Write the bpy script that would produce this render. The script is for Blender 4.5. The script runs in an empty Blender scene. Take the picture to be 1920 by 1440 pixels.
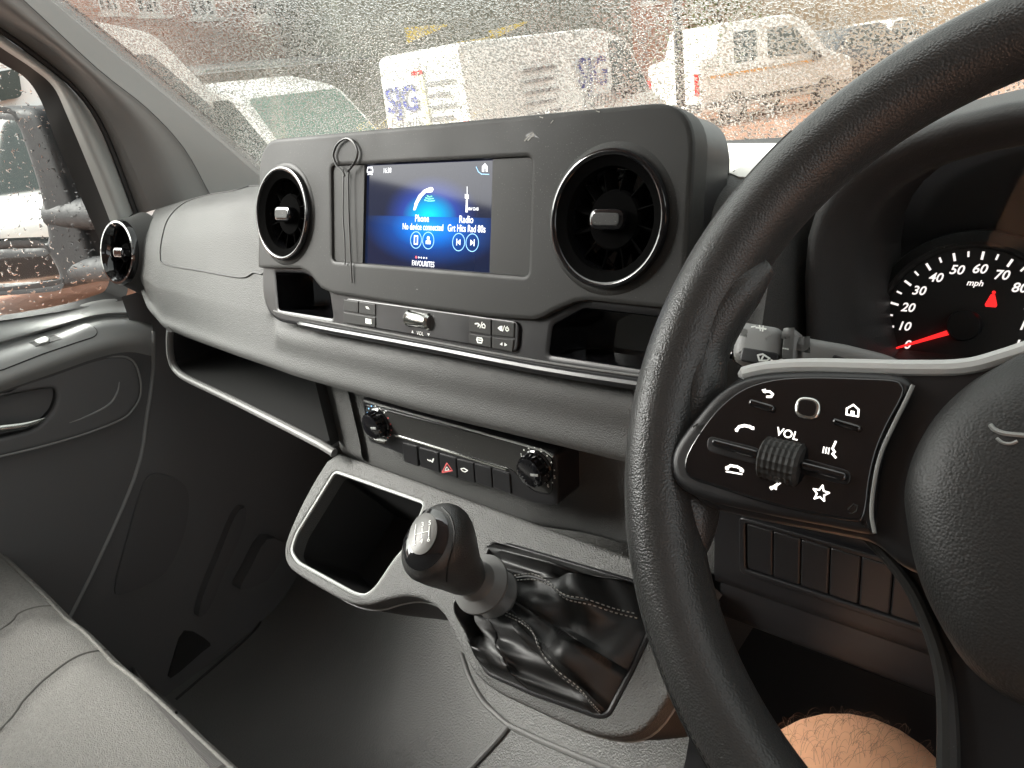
import bpy, bmesh, math, random
import numpy as np
from mathutils import Vector, Matrix
from mathutils.bvhtree import BVHTree
from mathutils.geometry import delaunay_2d_cdt

# ------------------------------------------------------------------ camera, world, sun, exposure
scene = bpy.context.scene
EYE = np.array([0.50, 0.0, 1.75])            # the phone: half a metre right of the van's centre line
FOC = 1400.0                                  # focal length in pixels of the 1920 x 1440 photograph
RC = np.array([[0.75496478, 0.15690533, -0.63671728],
               [0.64308118, -0.36719312, 0.67202366],
               [-0.12835411, -0.9168151, -0.37812074]])
cd = bpy.data.cameras.new('camera'); cam = bpy.data.objects.new('camera', cd); scene.collection.objects.link(cam)
cd.sensor_width = 36.0; cd.lens = FOC / 1920 * 36.0; cd.clip_start = 0.02; cd.clip_end = 500
M = Matrix.Identity(4)
for r_ in range(3):
    M[r_][0] = RC[r_, 0]; M[r_][1] = -RC[r_, 1]; M[r_][2] = -RC[r_, 2]; M[r_][3] = EYE[r_]
cam.matrix_world = M
scene.camera = cam

SUN_EL, SUN_AZ = 37.0, 228.0                  # overcast: a wide soft sun, high, behind the left shoulder
w = bpy.data.worlds.new('World'); scene.world = w; w.use_nodes = True
nt = w.node_tree; nt.nodes.clear()
sky = nt.nodes.new('ShaderNodeTexSky'); sky.sky_type = 'NISHITA'; sky.sun_disc = False
sky.sun_elevation = math.radians(SUN_EL); sky.sun_rotation = math.radians(SUN_AZ)
sky.air_density = 1.0; sky.dust_density = 6.0; sky.ozone_density = 1.0
hs = nt.nodes.new('ShaderNodeHueSaturation'); hs.inputs['Saturation'].default_value = 0.12
bg = nt.nodes.new('ShaderNodeBackground'); bg.inputs['Strength'].default_value = 0.15
wo = nt.nodes.new('ShaderNodeOutputWorld')
wb = nt.nodes.new('ShaderNodeMixRGB'); wb.blend_type = 'MULTIPLY'; wb.inputs[0].default_value = 1.0; wb.inputs[2].default_value = (.985, 1.0, .965, 1)   # warm white balance of the phone
nt.links.new(sky.outputs[0], hs.inputs['Color']); nt.links.new(hs.outputs[0], wb.inputs[1]); nt.links.new(wb.outputs[0], bg.inputs[0]); nt.links.new(bg.outputs[0], wo.inputs[0])
sd = bpy.data.lights.new('sun', 'SUN'); sd.energy = 1.5; sd.angle = math.radians(25); sd.color = (1.0, 0.96, 0.9)
sun = bpy.data.objects.new('sun', sd); scene.collection.objects.link(sun)
_az, _el = math.radians(SUN_AZ), math.radians(SUN_EL)
_d = Vector((math.sin(_az) * math.cos(_el), math.cos(_az) * math.cos(_el), math.sin(_el)))
sun.rotation_euler = _d.to_track_quat('Z', 'Y').to_euler(); sun.location = (0, 0, 20)
scene.view_settings.view_transform = 'Standard'; scene.view_settings.look = 'None'
scene.view_settings.exposure = 2.08; scene.view_settings.gamma = 1.0
scene.cycles.use_denoising = True
scene.cycles.max_bounces = 10; scene.cycles.transparent_max_bounces = 16; scene.cycles.transmission_bounces = 8
scene.cycles.sample_clamp_indirect = 6.0

# ------------------------------------------------------------------ helpers: pixels of the photograph to points on real planes
A3 = lambda *v: np.array(v, float)
def unit(v): v = np.asarray(v, float); return v / np.linalg.norm(v)
def ray(p): return RC @ np.array([p[0] - 960.0, p[1] - 720.0, FOC])
def PL(p, n, d): r = ray(p); return r * d / np.dot(n, r)
def PX(p, x): return PL(p, A3(1, 0, 0), x)
def PY(p, y): return PL(p, A3(0, 1, 0), y)
def PZ(p, z): return PL(p, A3(0, 0, 1), z)

class Frame:                                   # a flat face of a thing: origin, right, up, outward normal
    def __init__(s, o, ex, ey, n): s.o, s.ex, s.ey, s.n = (np.asarray(k, float) for k in (o, ex, ey, n))
    def at(s, a, b, h=0.0): return s.o + s.ex * a + s.ey * b + s.n * h
    def p(s, px, h=0.0):
        P = PL(px, s.n, np.dot(s.n, s.o) + h); q = P - s.o
        return (float(np.dot(q, s.ex)), float(np.dot(q, s.ey)))
    def pp(s, pts, h=0.0): return [s.p(q, h) for q in pts]
    def P(s, px, h=0.0): return PL(px, s.n, np.dot(s.n, s.o) + h)

def cat(pts, n, closed=False):                 # Catmull-Rom resampling
    pts = [np.asarray(p, float) for p in pts]; m = len(pts); out = []
    segs = m if closed else m - 1
    for i in range(segs):
        if closed: a, b, c, d = pts[i - 1], pts[i], pts[(i + 1) % m], pts[(i + 2) % m]
        else:
            b, c = pts[i], pts[i + 1]
            a = pts[i - 1] if i else 2 * b - c
            d = pts[i + 2] if i + 2 < m else 2 * c - b
        for k in range(n):
            t = k / n
            out.append(0.5 * (2 * b + (c - a) * t + (2 * a - 5 * b + 4 * c - d) * t * t + (3 * b - 3 * c + d - a) * t ** 3))
    if not closed: out.append(pts[-1])
    return out

def rounded(poly, r, seg=5):                   # round the corners of a 2-D polygon; r may be a list
    out = []; m = len(poly)
    for i, p in enumerate(poly):
        p = np.asarray(p, float); a = np.asarray(poly[i - 1], float) - p; b = np.asarray(poly[(i + 1) % m], float) - p
        la, lb = np.linalg.norm(a), np.linalg.norm(b); rr = r[i] if isinstance(r, (list, tuple)) else r
        k = min(rr, la * .48, lb * .48)
        if k < 1e-6: out.append(tuple(p)); continue
        s, e = p + a / la * k, p + b / lb * k
        for j in range(seg + 1):
            t = j / seg; out.append(tuple((1 - t) ** 2 * s + 2 * t * (1 - t) * p + t * t * e))
    return out

def area2(poly): return sum(poly[i - 1][0] * poly[i][1] - poly[i][0] * poly[i - 1][1] for i in range(len(poly))) / 2
def ccw(poly): return list(poly) if area2(poly) > 0 else list(poly)[::-1]
def inset(poly, d):
    m = len(poly); out = []
    for i in range(m):
        p = np.asarray(poly[i], float); a = p - np.asarray(poly[i - 1], float); b = np.asarray(poly[(i + 1) % m], float) - p
        na = A3(-a[1], a[0]) / (np.linalg.norm(a) + 1e-12); nb = A3(-b[1], b[0]) / (np.linalg.norm(b) + 1e-12)
        v = na + nb; l = np.linalg.norm(v)
        v = na if l < 1e-6 else v / l / max(.5, np.dot(v / l, na))
        out.append(tuple(p + v * d))
    return out

class MB:                                      # collects faces in coordinates relative to the eye; build() links ONE mesh object
    def __init__(s): s.v, s.f = [], []
    def add(s, v, f):
        o = len(s.v); s.v += [tuple(map(float, q)) for q in v]; s.f += [tuple(i + o for i in q) for q in f]; return s
    def box(s, c, size, ax=None):
        ax = ax if ax is not None else np.eye(3); c = np.asarray(c, float); h = np.asarray(size, float) / 2
        v = [c + ax[0] * h[0] * i + ax[1] * h[1] * j + ax[2] * h[2] * k for i in (-1, 1) for j in (-1, 1) for k in (-1, 1)]
        return s.add(v, [(0, 1, 3, 2), (4, 6, 7, 5), (0, 4, 5, 1), (2, 3, 7, 6), (0, 2, 6, 4), (1, 5, 7, 3)])
    def loft(s, rows, nu=1, nv=1, cu=False, cv=False):
        rows = [cat(r, nu, cu) if nu > 1 else [np.asarray(q, float) for q in r] for r in rows]
        if nv > 1:
            cols = [cat([r[i] for r in rows], nv, cv) for i in range(len(rows[0]))]
            rows = [[c[j] for c in cols] for j in range(len(cols[0]))]
        m, k = len(rows), len(rows[0]); v = [q for r in rows for q in r]; f = []
        for j in range(m if cv else m - 1):
            for i in range(k if cu else k - 1):
                a, b = j, (j + 1) % m; c, d = i, (i + 1) % k
                f.append((a * k + c, a * k + d, b * k + d, b * k + c))
        return s.add(v, f)
    def fan(s, ring):
        c = sum(np.asarray(q, float) for q in ring) / len(ring); m = len(ring)
        return s.add(list(ring) + [c], [(i, (i + 1) % m, m) for i in range(m)])
    def tube(s, pts, r, seg=8, closed=False, n=1, flat=None, cap=True):
        if n > 1:
            if not np.isscalar(r): r = [float(q[0]) for q in cat([A3(k) for k in r], n, closed)]
            pts = cat(pts, n, closed)
        pts = [np.asarray(p, float) for p in pts]; m = len(pts)
        rr = [r] * m if np.isscalar(r) else r
        t0 = unit(pts[1] - pts[0]); up = A3(0, 0, 1) if flat is None else np.asarray(flat, float)
        if abs(np.dot(up, t0)) > .95: up = A3(0, 1, 0)
        nrm = unit(up - t0 * np.dot(up, t0)); rows = []
        for i in range(m):
            a = pts[i - 1] if (i or closed) else pts[0]; b = pts[(i + 1) % m] if (i < m - 1 or closed) else pts[-1]
            t = unit(b - a); nrm = unit(nrm - t * np.dot(nrm, t)); bi = np.cross(t, nrm)
            rows.append([pts[i] + rr[i] * (math.cos(q) * nrm + math.sin(q) * bi) for q in [2 * math.pi * k / seg for k in range(seg)]])
        s.loft(rows, cu=True, cv=closed)
        if not closed and cap: s.fan(rows[0]); s.fan(rows[-1])
        return s
    def lathe(s, prof, F, c=(0, 0), seg=40, sx=1.0):    # prof: (radius, height above the frame)
        rows = [[F.at(c[0] + r * sx * math.cos(a), c[1] + r * math.sin(a), h) for a in [2 * math.pi * k / seg for k in range(seg)]] for r, h in prof]
        s.loft(rows, cu=True)
        if prof[-1][0] > 1e-5: pass
        return s
    def plate(s, F, outer, h0, h1, holes=(), bev=0.0, back=True):
        outer = ccw(outer); holes = [ccw(h) for h in holes]
        def cap(o, hs, h, flip):
            pts = [Vector(q) for q in o]; ed = []; base = 0
            for L in [o] + hs:
                if base: pts += [Vector(q) for q in L]
                ed += [(base + i, base + (i + 1) % len(L)) for i in range(len(L))]; base += len(L)
            vo, eo, fo, *_ = delaunay_2d_cdt(pts, ed, [], 0, 1e-7)
            keep = []
            for f in fo:
                c = np.mean([vo[i] for i in f], axis=0)
                if inside(c, o) and not any(inside(c, q) for q in hs): keep.append(tuple(f)[::-1] if flip else tuple(f))
            s.add([F.at(q[0], q[1], h) for q in vo], keep)
        if bev > 0:
            oi, hi = inset(outer, bev), [inset(q, -bev) for q in holes]
            om, hm = inset(outer, bev * .3), [inset(q, -bev * .3) for q in holes]
            os_, hs_ = inset(outer, bev * 1.7), [inset(q, -bev * 1.7) for q in holes]
            lev = [(outer, holes, h0), (outer, holes, h1 - bev * 1.4), (outer, holes, h1 - bev), (om, hm, h1 - bev * .3), (oi, hi, h1), (os_, hs_, h1)]; oi, hi = os_, hs_
        else: lev = [(outer, holes, h0), (outer, holes, h1)]; oi, hi = outer, holes
        s.loft([[F.at(q[0], q[1], h) for q in o] for o, _, h in lev], cu=True)
        for k in range(len(holes)): s.loft([[F.at(q[0], q[1], h) for q in hh[k]] for _, hh, h in lev][::-1], cu=True)
        cap(oi, hi, h1, False)
        if back: cap(outer, holes, h0, True)
        return s
    def well(s, F, outer, h0, depth, taper=0.0):        # an open pocket going in from a face
        o = ccw(outer); b = inset(o, taper)
        s.loft([[F.at(q[0], q[1], h0) for q in o], [F.at(q[0], q[1], h0 - depth) for q in b]], cu=True)
        return s.fan([F.at(q[0], q[1], h0 - depth) for q in b])
    def stroke(s, F, pts, wd, h0, h1, closed=False):     # a drawn line of real thickness
        pts = [np.asarray(p, float)[:2] for p in pts]; m = len(pts)
        for i in range(m if closed else m - 1):
            a, b = pts[i], pts[(i + 1) % m]; d = b - a; l = np.linalg.norm(d)
            if l < 1e-9: continue
            d /= l; nn = A3(-d[1], d[0]) * wd / 2; a2, b2 = a - d * wd * .3, b + d * wd * .3
            q = [a2 - nn, b2 - nn, b2 + nn, a2 + nn]
            s.add([F.at(*k, h0) for k in q] + [F.at(*k, h1) for k in q], [(4, 5, 6, 7), (0, 1, 5, 4), (1, 2, 6, 5), (2, 3, 7, 6), (3, 0, 4, 7)])
        return s
    def mesh(s, name):
        me = bpy.data.meshes.new(name); me.from_pydata([tuple(np.asarray(q) + EYE) for q in s.v], [], s.f); me.validate(); me.update(); return me
    def bvh(s): return BVHTree.FromPolygons([Vector(q) for q in s.v], s.f)
    def build(s, name, mat, parent=None, smooth=35, weld=True, sub=0, label=None):
        me = s.mesh(name)
        if weld or sub:
            bm = bmesh.new(); bm.from_mesh(me); bmesh.ops.remove_doubles(bm, verts=bm.verts, dist=1e-5)
            bmesh.ops.recalc_face_normals(bm, faces=bm.faces); bm.to_mesh(me); bm.free()
        me.materials.append(mat)
        if smooth:
            me.polygons.foreach_set('use_smooth', [True] * len(me.polygons))
            if smooth < 180: me.set_sharp_from_angle(angle=math.radians(smooth))
        o = bpy.data.objects.new(name, me); scene.collection.objects.link(o)
        if sub: md = o.modifiers.new('sub', 'SUBSURF'); md.levels = md.render_levels = sub
        if parent is not None: adopt(o, parent)
        if label: o['label'] = label
        return o

def inside(p, poly):
    x, y = p[0], p[1]; c = False; j = len(poly) - 1
    for i in range(len(poly)):
        xi, yi = poly[i][0], poly[i][1]; xj, yj = poly[j][0], poly[j][1]
        if (yi > y) != (yj > y) and x < (xj - xi) * (y - yi) / (yj - yi) + xi: c = not c
        j = i
    return c
def adopt(o, parent):
    o.parent = parent
    if parent.type == 'EMPTY': o.matrix_parent_inverse = Matrix.Translation(-parent.location)
def tag(o, label, cat_, group=None):
    o['label'] = label; o['category'] = cat_
    if group: o['group'] = group
    return o
def thing(name, label, cat_, base, group=None):
    o = bpy.data.objects.new(name, None); scene.collection.objects.link(o)
    o.location = tuple(np.asarray(base, float) + EYE); o.empty_display_size = .05
    return tag(o, label, cat_, group)
def struct(o): o['kind'] = 'structure'; return o

def hit(px, bvh):
    d = Vector(ray(px)).normalized(); loc, nn, idx, dist = bvh.ray_cast(Vector((0, 0, 0)), d, 6.0)
    if loc is None: return None, None
    if nn.dot(d) > 0: nn = -nn
    return np.array(loc), np.array(nn)
def patch(mb, poly, bvh, off, step=9, skirt=True, dep=.004):   # a lid lying on a curved surface, raised by off
    poly = ccw(poly); xs = [q[0] for q in poly]; ys = [q[1] for q in poly]
    pts = [Vector(q) for q in poly]; ed = [(i, (i + 1) % len(poly)) for i in range(len(poly))]
    inn = inset(poly, step * .5)
    x = min(xs)
    while x < max(xs):
        y = min(ys)
        while y < max(ys):
            if inside((x, y), inn): pts.append(Vector((x, y)))
            y += step
        x += step
    vo, eo, fo, *_ = delaunay_2d_cdt(pts, ed, [], 0, 1e-6)
    P, N = [], []; last = None
    for q in vo:
        a, n_ = hit(q, bvh)
        if a is None: a, n_ = last if last else (PY(q, .45), A3(0, -1, 0))
        last = (a, n_); P.append(a + n_ * off); N.append(n_)
    fs = [tuple(f) for f in fo if inside(np.mean([vo[i] for i in f], axis=0), poly)]
    mb.add(P, fs)
    if skirt:
        m = len(poly); o = [P[i] for i in range(m)]; b = [P[i] - N[i] * (off + dep) for i in range(m)]
        mb.loft([o, b], cu=True)
    return mb
def lie(pts, bvh, off=0.0, n=6, closed=False):           # a drawn line laid on a curved surface
    out = []
    for q in cat([A3(*p) for p in pts], n, closed):
        a, n_ = hit(q, bvh)
        if a is not None: out.append(a + n_ * off)
    return out

_fonts = {}
def text(s_, F, c, size, mat, name, parent, h=.0003, thick=.0002, shear=0.0, rot=0.0, sx=1.0, bold=0.0, align='CENTER'):
    cu = bpy.data.curves.new('text', 'FONT'); cu.body = s_; cu.size = 1.0; cu.align_x = align; cu.align_y = 'CENTER'
    cu.shear = shear; cu.offset = bold; cu.resolution_u = 3
    ob = bpy.data.objects.new('text', cu); scene.collection.objects.link(ob)
    dg = bpy.context.evaluated_depsgraph_get(); me = ob.evaluated_get(dg).to_mesh()
    vs = [v.co.copy() for v in me.vertices]; fs = [tuple(p.vertices) for p in me.polygons]
    ob.evaluated_get(dg).to_mesh_clear(); bpy.data.objects.remove(ob); bpy.data.curves.remove(cu)
    ca, sa = math.cos(rot), math.sin(rot); mb = MB()
    P = []
    for v in vs:
        x, y = v.x * size * sx, v.y * size; P.append(F.at(c[0] + x * ca - y * sa, c[1] + x * sa + y * ca, h))
    mb.add(P, fs)
    return mb.build(name, mat, parent, smooth=0, weld=False)

# ------------------------------------------------------------------ materials
def mat(name, col, rough=.5, metal=0.0, bump=None, spec=.5, coat=0.0, vary=0.0, vscale=6.0, emit=None, es=0.0, rvary=0.0, dust=0.0):
    m = bpy.data.materials.new(name); m.use_nodes = True; t = m.node_tree; b = t.nodes['Principled BSDF']
    b.inputs['Base Color'].default_value = (*col, 1); b.inputs['Roughness'].default_value = rough; b.inputs['Metallic'].default_value = metal
    b.inputs['Specular IOR Level'].default_value = spec; b.inputs['Coat Weight'].default_value = coat; b.inputs['Coat Roughness'].default_value = .05
    tc = t.nodes.new('ShaderNodeTexCoord')
    if vary or rvary:
        nz = t.nodes.new('ShaderNodeTexNoise'); nz.inputs['Scale'].default_value = vscale; nz.inputs['Detail'].default_value = 6; nz.inputs['Roughness'].default_value = .65
        t.links.new(tc.outputs['Object'], nz.inputs['Vector'])
        if vary:
            mx = t.nodes.new('ShaderNodeMixRGB'); mx.blend_type = 'MIX'
            mx.inputs[1].default_value = (*[c * (1 - vary) for c in col], 1); mx.inputs[2].default_value = (*[min(1, c * (1 + vary)) for c in col], 1)
            t.links.new(nz.outputs[0], mx.inputs[0]); t.links.new(mx.outputs[0], b.inputs['Base Color'])
        if rvary:
            mr = t.nodes.new('ShaderNodeMapRange'); mr.inputs[1].default_value = .3; mr.inputs[2].default_value = .7
            mr.inputs[3].default_value = max(.02, rough - rvary); mr.inputs[4].default_value = min(1, rough + rvary)
            t.links.new(nz.outputs[0], mr.inputs[0]); t.links.new(mr.outputs[0], b.inputs['Roughness'])
    if dust:                                                  # fine dust specks settled on the plastic
        dn = t.nodes.new('ShaderNodeTexNoise'); dn.inputs['Scale'].default_value = 900; dn.inputs['Detail'].default_value = 2; t.links.new(tc.outputs['Object'], dn.inputs['Vector'])
        d2 = t.nodes.new('ShaderNodeTexNoise'); d2.inputs['Scale'].default_value = 11; d2.inputs['Detail'].default_value = 4; t.links.new(tc.outputs['Object'], d2.inputs['Vector'])
        a1 = t.nodes.new('ShaderNodeMapRange'); a1.inputs[1].default_value = .66; a1.inputs[2].default_value = .76; t.links.new(dn.outputs[0], a1.inputs[0])
        a2 = t.nodes.new('ShaderNodeMapRange'); a2.inputs[1].default_value = .42; a2.inputs[2].default_value = .68; t.links.new(d2.outputs[0], a2.inputs[0])
        mu = t.nodes.new('ShaderNodeMath'); mu.operation = 'MULTIPLY'; t.links.new(a1.outputs[0], mu.inputs[0]); t.links.new(a2.outputs[0], mu.inputs[1])
        dm = t.nodes.new('ShaderNodeMixRGB'); dm.inputs[2].default_value = (dust + col[0], dust + col[1], dust * .93 + col[2], 1); t.links.new(mu.outputs[0], dm.inputs[0])
        lk = b.inputs['Base Color'].links
        if lk: t.links.new(lk[0].from_socket, dm.inputs[1])
        else: dm.inputs[1].default_value = (*col, 1)
        t.links.new(dm.outputs[0], b.inputs['Base Color'])
    if bump:
        kind, sc, st, dist = bump
        if kind == 'leather':
            tx = t.nodes.new('ShaderNodeTexVoronoi'); tx.feature = 'DISTANCE_TO_EDGE'; tx.inputs['Scale'].default_value = sc
            n2 = t.nodes.new('ShaderNodeTexNoise'); n2.inputs['Scale'].default_value = sc * .45
            mp = t.nodes.new('ShaderNodeMixRGB'); mp.inputs[0].default_value = .006 * 400 / sc
            t.links.new(tc.outputs['Object'], n2.inputs['Vector']); t.links.new(tc.outputs['Object'], mp.inputs[1]); t.links.new(n2.outputs['Color'], mp.inputs[2])
            t.links.new(mp.outputs[0], tx.inputs['Vector'])
            rp = t.nodes.new('ShaderNodeMapRange'); rp.inputs[1].default_value = 0; rp.inputs[2].default_value = .16
            t.links.new(tx.outputs['Distance'], rp.inputs[0]); src = rp.outputs[0]
        elif kind == 'pebble':
            tx = t.nodes.new('ShaderNodeTexVoronoi'); tx.feature = 'SMOOTH_F1'; tx.inputs['Scale'].default_value = sc; tx.inputs['Smoothness'].default_value = .4
            t.links.new(tc.outputs['Object'], tx.inputs['Vector']); iv = t.nodes.new('ShaderNodeMath'); iv.operation = 'SUBTRACT'; iv.inputs[0].default_value = 1.0; t.links.new(tx.outputs['Distance'], iv.inputs[1]); src = iv.outputs[0]
        elif kind == 'weave':
            tx = t.nodes.new('ShaderNodeTexWave'); tx.inputs['Scale'].default_value = sc; tx.bands_direction = 'DIAGONAL'; tx.inputs['Distortion'].default_value = .6
            t2 = t.nodes.new('ShaderNodeTexNoise'); t2.inputs['Scale'].default_value = sc * 4
            ad = t.nodes.new('ShaderNodeMath'); t.links.new(tc.outputs['Object'], tx.inputs['Vector']); t.links.new(tc.outputs['Object'], t2.inputs['Vector'])
            t.links.new(tx.outputs[1], ad.inputs[0]); t.links.new(t2.outputs[0], ad.inputs[1]); src = ad.outputs[0]
        elif kind == 'paving':
            tx = t.nodes.new('ShaderNodeTexBrick'); tx.inputs['Scale'].default_value = sc; tx.inputs['Color1'].default_value = (1, 1, 1, 1); tx.inputs['Color2'].default_value = (.8, .8, .8, 1); tx.inputs['Mortar'].default_value = (0, 0, 0, 1)
            t.links.new(tc.outputs['Object'], tx.inputs['Vector']); src = tx.outputs[0]
        else:
            tx = t.nodes.new('ShaderNodeTexNoise'); tx.inputs['Scale'].default_value = sc; tx.inputs['Detail'].default_value = 3
            t.links.new(tc.outputs['Object'], tx.inputs['Vector']); src = tx.outputs[0]
        bp = t.nodes.new('ShaderNodeBump'); bp.inputs['Strength'].default_value = st; bp.inputs['Distance'].default_value = dist
        t.links.new(src, bp.inputs['Height']); t.links.new(bp.outputs[0], b.inputs['Normal'])
    if emit:
        b.inputs['Emission Color'].default_value = (*emit, 1); b.inputs['Emission Strength'].default_value = es
    return m

m_fascia = mat('grained grey plastic', (.053, .0535, .052), .55, spec=.3, bump=('noise', 900, .8, .001), vary=.08, rvary=.05)
m_dark = mat('grained black plastic', (.038, .038, .038), .5, spec=.3, bump=('noise', 1000, .5, .0006), vary=.1)
m_bezel = mat('satin charcoal plastic', (.022, .022, .021), .5, spec=.22, bump=('noise', 2500, .1, .0002), rvary=.06, vscale=14, vary=.08, dust=.11)
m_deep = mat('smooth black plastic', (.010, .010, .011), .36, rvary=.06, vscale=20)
m_gloss = mat('piano black plastic', (.006, .006, .007), .07, coat=.6, rvary=.03, vscale=30)
m_leather = mat('black grained leather', (.036, .0365, .036), .32, bump=('pebble', 1000, .45, .0005), rvary=.05, vscale=25)
m_gaiter = mat('soft black leatherette', (.009, .009, .009), .44, bump=('leather', 900, .25, .0003), rvary=.08, vscale=40)
m_pad = mat('airbag cover vinyl', (.018, .018, .0175), .48, bump=('pebble', 1000, .4, .0004))
m_satin = mat('satin grey trim', (.30, .31, .30), .34, metal=.3, rvary=.05, vscale=20)
m_chrome = mat('brushed silver', (.62, .63, .6), .22, metal=1.0)
m_white = mat('white legend print', (.82, .84, .8), .5)
m_lit = mat('backlit white legend', (.8, .8, .76), .5, emit=(1, .95, .88), es=.55)
m_red_print = mat('red legend print', (.6, .12, .12), .5)
m_pillar = mat('warm grey pillar trim', (.19, .185, .178), .62, bump=('noise', 1400, .25, .0004), vary=.05)
m_doorgrey = mat('door frame grey', (.36, .37, .36), .38)
m_rubber = mat('black rubber seal', (.018, .018, .018), .6)
m_doorpl = mat('door panel plastic', (.25, .258, .254), .4, bump=('noise', 1200, .3, .0004), vary=.08)
m_doordk = mat('door lower plastic', (.105, .106, .108), .5, bump=('noise', 1200, .3, .0004))
m_floor = mat('moulded rubber floor', (.115, .116, .112), .40, bump=('noise', 420, 1.0, .002), vary=.15, rvary=.1, vscale=12)
m_seat = mat('grey seat cloth', (.20, .196, .184), .9, bump=('noise', 700, 1.0, .0016), vary=.38, vscale=260, spec=.2)
m_seatside = mat('ribbed dark seat cloth', (.16, .155, .15), .85, bump=('weave', 300, .9, .001), spec=.2)
m_gcon = mat('coarse grained grey plastic', (.078, .0785, .076), .5, spec=.35, bump=('noise', 700, 1.0, .0016), vary=.08)
m_lip = mat('dull grey edge plastic', (.12, .12, .117), .5, spec=.3)
m_silver = mat('pale silver trim', (.5, .51, .5), .4, metal=.15)
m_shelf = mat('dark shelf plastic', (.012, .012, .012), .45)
m_lens = None

def screen_material():
    m = bpy.data.materials.new('display picture'); m.use_nodes = True; t = m.node_tree; b = t.nodes['Principled BSDF']
    b.inputs['Base Color'].default_value = (.004, .004, .006, 1); b.inputs['Roughness'].default_value = .06; b.inputs['Specular IOR Level'].default_value = .12
    tc = t.nodes.new('ShaderNodeTexCoord'); sp = t.nodes.new('ShaderNodeSeparateXYZ'); t.links.new(tc.outputs['Generated'], sp.inputs[0])
    def mth(op, a, b_=None, cl=False):
        n = t.nodes.new('ShaderNodeMath'); n.operation = op; n.use_clamp = cl
        for i, k in enumerate((a, b_)):
            if k is None: continue
            if isinstance(k, (int, float)): n.inputs[i].default_value = k
            else: t.links.new(k, n.inputs[i])
        return n.outputs[0]
    x, y = sp.outputs[0], sp.outputs[2]
    dx = mth('MULTIPLY', mth('SUBTRACT', x, .53), 1.75); dy = mth('SUBTRACT', y, .50)
    up = mth('GREATER_THAN', y, .495)
    d_up = mth('SQRT', mth('ADD', mth('MULTIPLY', dx, dx), mth('MULTIPLY', mth('MULTIPLY', dy, 1.75), mth('MULTIPLY', dy, 1.75))))
    d_dn = mth('SQRT', mth('ADD', mth('MULTIPLY', mth('MULTIPLY', dx, .8), mth('MULTIPLY', dx, .8)), mth('MULTIPLY', mth('ADD', dy, .1), mth('MULTIPLY', mth('ADD', dy, .1), 4.2))))
    g_up = mth('POWER', mth('SUBTRACT', 1.0, mth('MULTIPLY', d_up, 1.5), True), 1.5)
    g_dn = mth('POWER', mth('SUBTRACT', 1.0, mth('MULTIPLY', d_dn, 1.3), True), 1.3)
    def ramp(f, stops):
        r = t.nodes.new('ShaderNodeValToRGB'); t.links.new(f, r.inputs[0]); e = r.color_ramp.elements
        e[0].position, e[0].color = stops[0][0], (*stops[0][1], 1); e[1].position, e[1].color = stops[-1][0], (*stops[-1][1], 1)
        for p, c in stops[1:-1]: k = e.new(p); k.color = (*c, 1)
        return r.outputs[0]
    cu = ramp(g_up, [(0, (.006, .008, .02)), (.3, (.012, .03, .17)), (.6, (.0, .20, .40)), (1, (.0, .46, .56))])
    cdn = ramp(g_dn, [(0, (.005, .008, .022)), (.35, (.005, .035, .16)), (.75, (.005, .13, .5)), (1, (.01, .22, .72))])
    mx = t.nodes.new('ShaderNodeMixRGB'); t.links.new(up, mx.inputs[0]); t.links.new(cdn, mx.inputs[1]); t.links.new(cu, mx.inputs[2])
    t.links.new(mx.outputs[0], b.inputs['Emission Color']); b.inputs['Emission Strength'].default_value = .62
    return m

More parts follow.
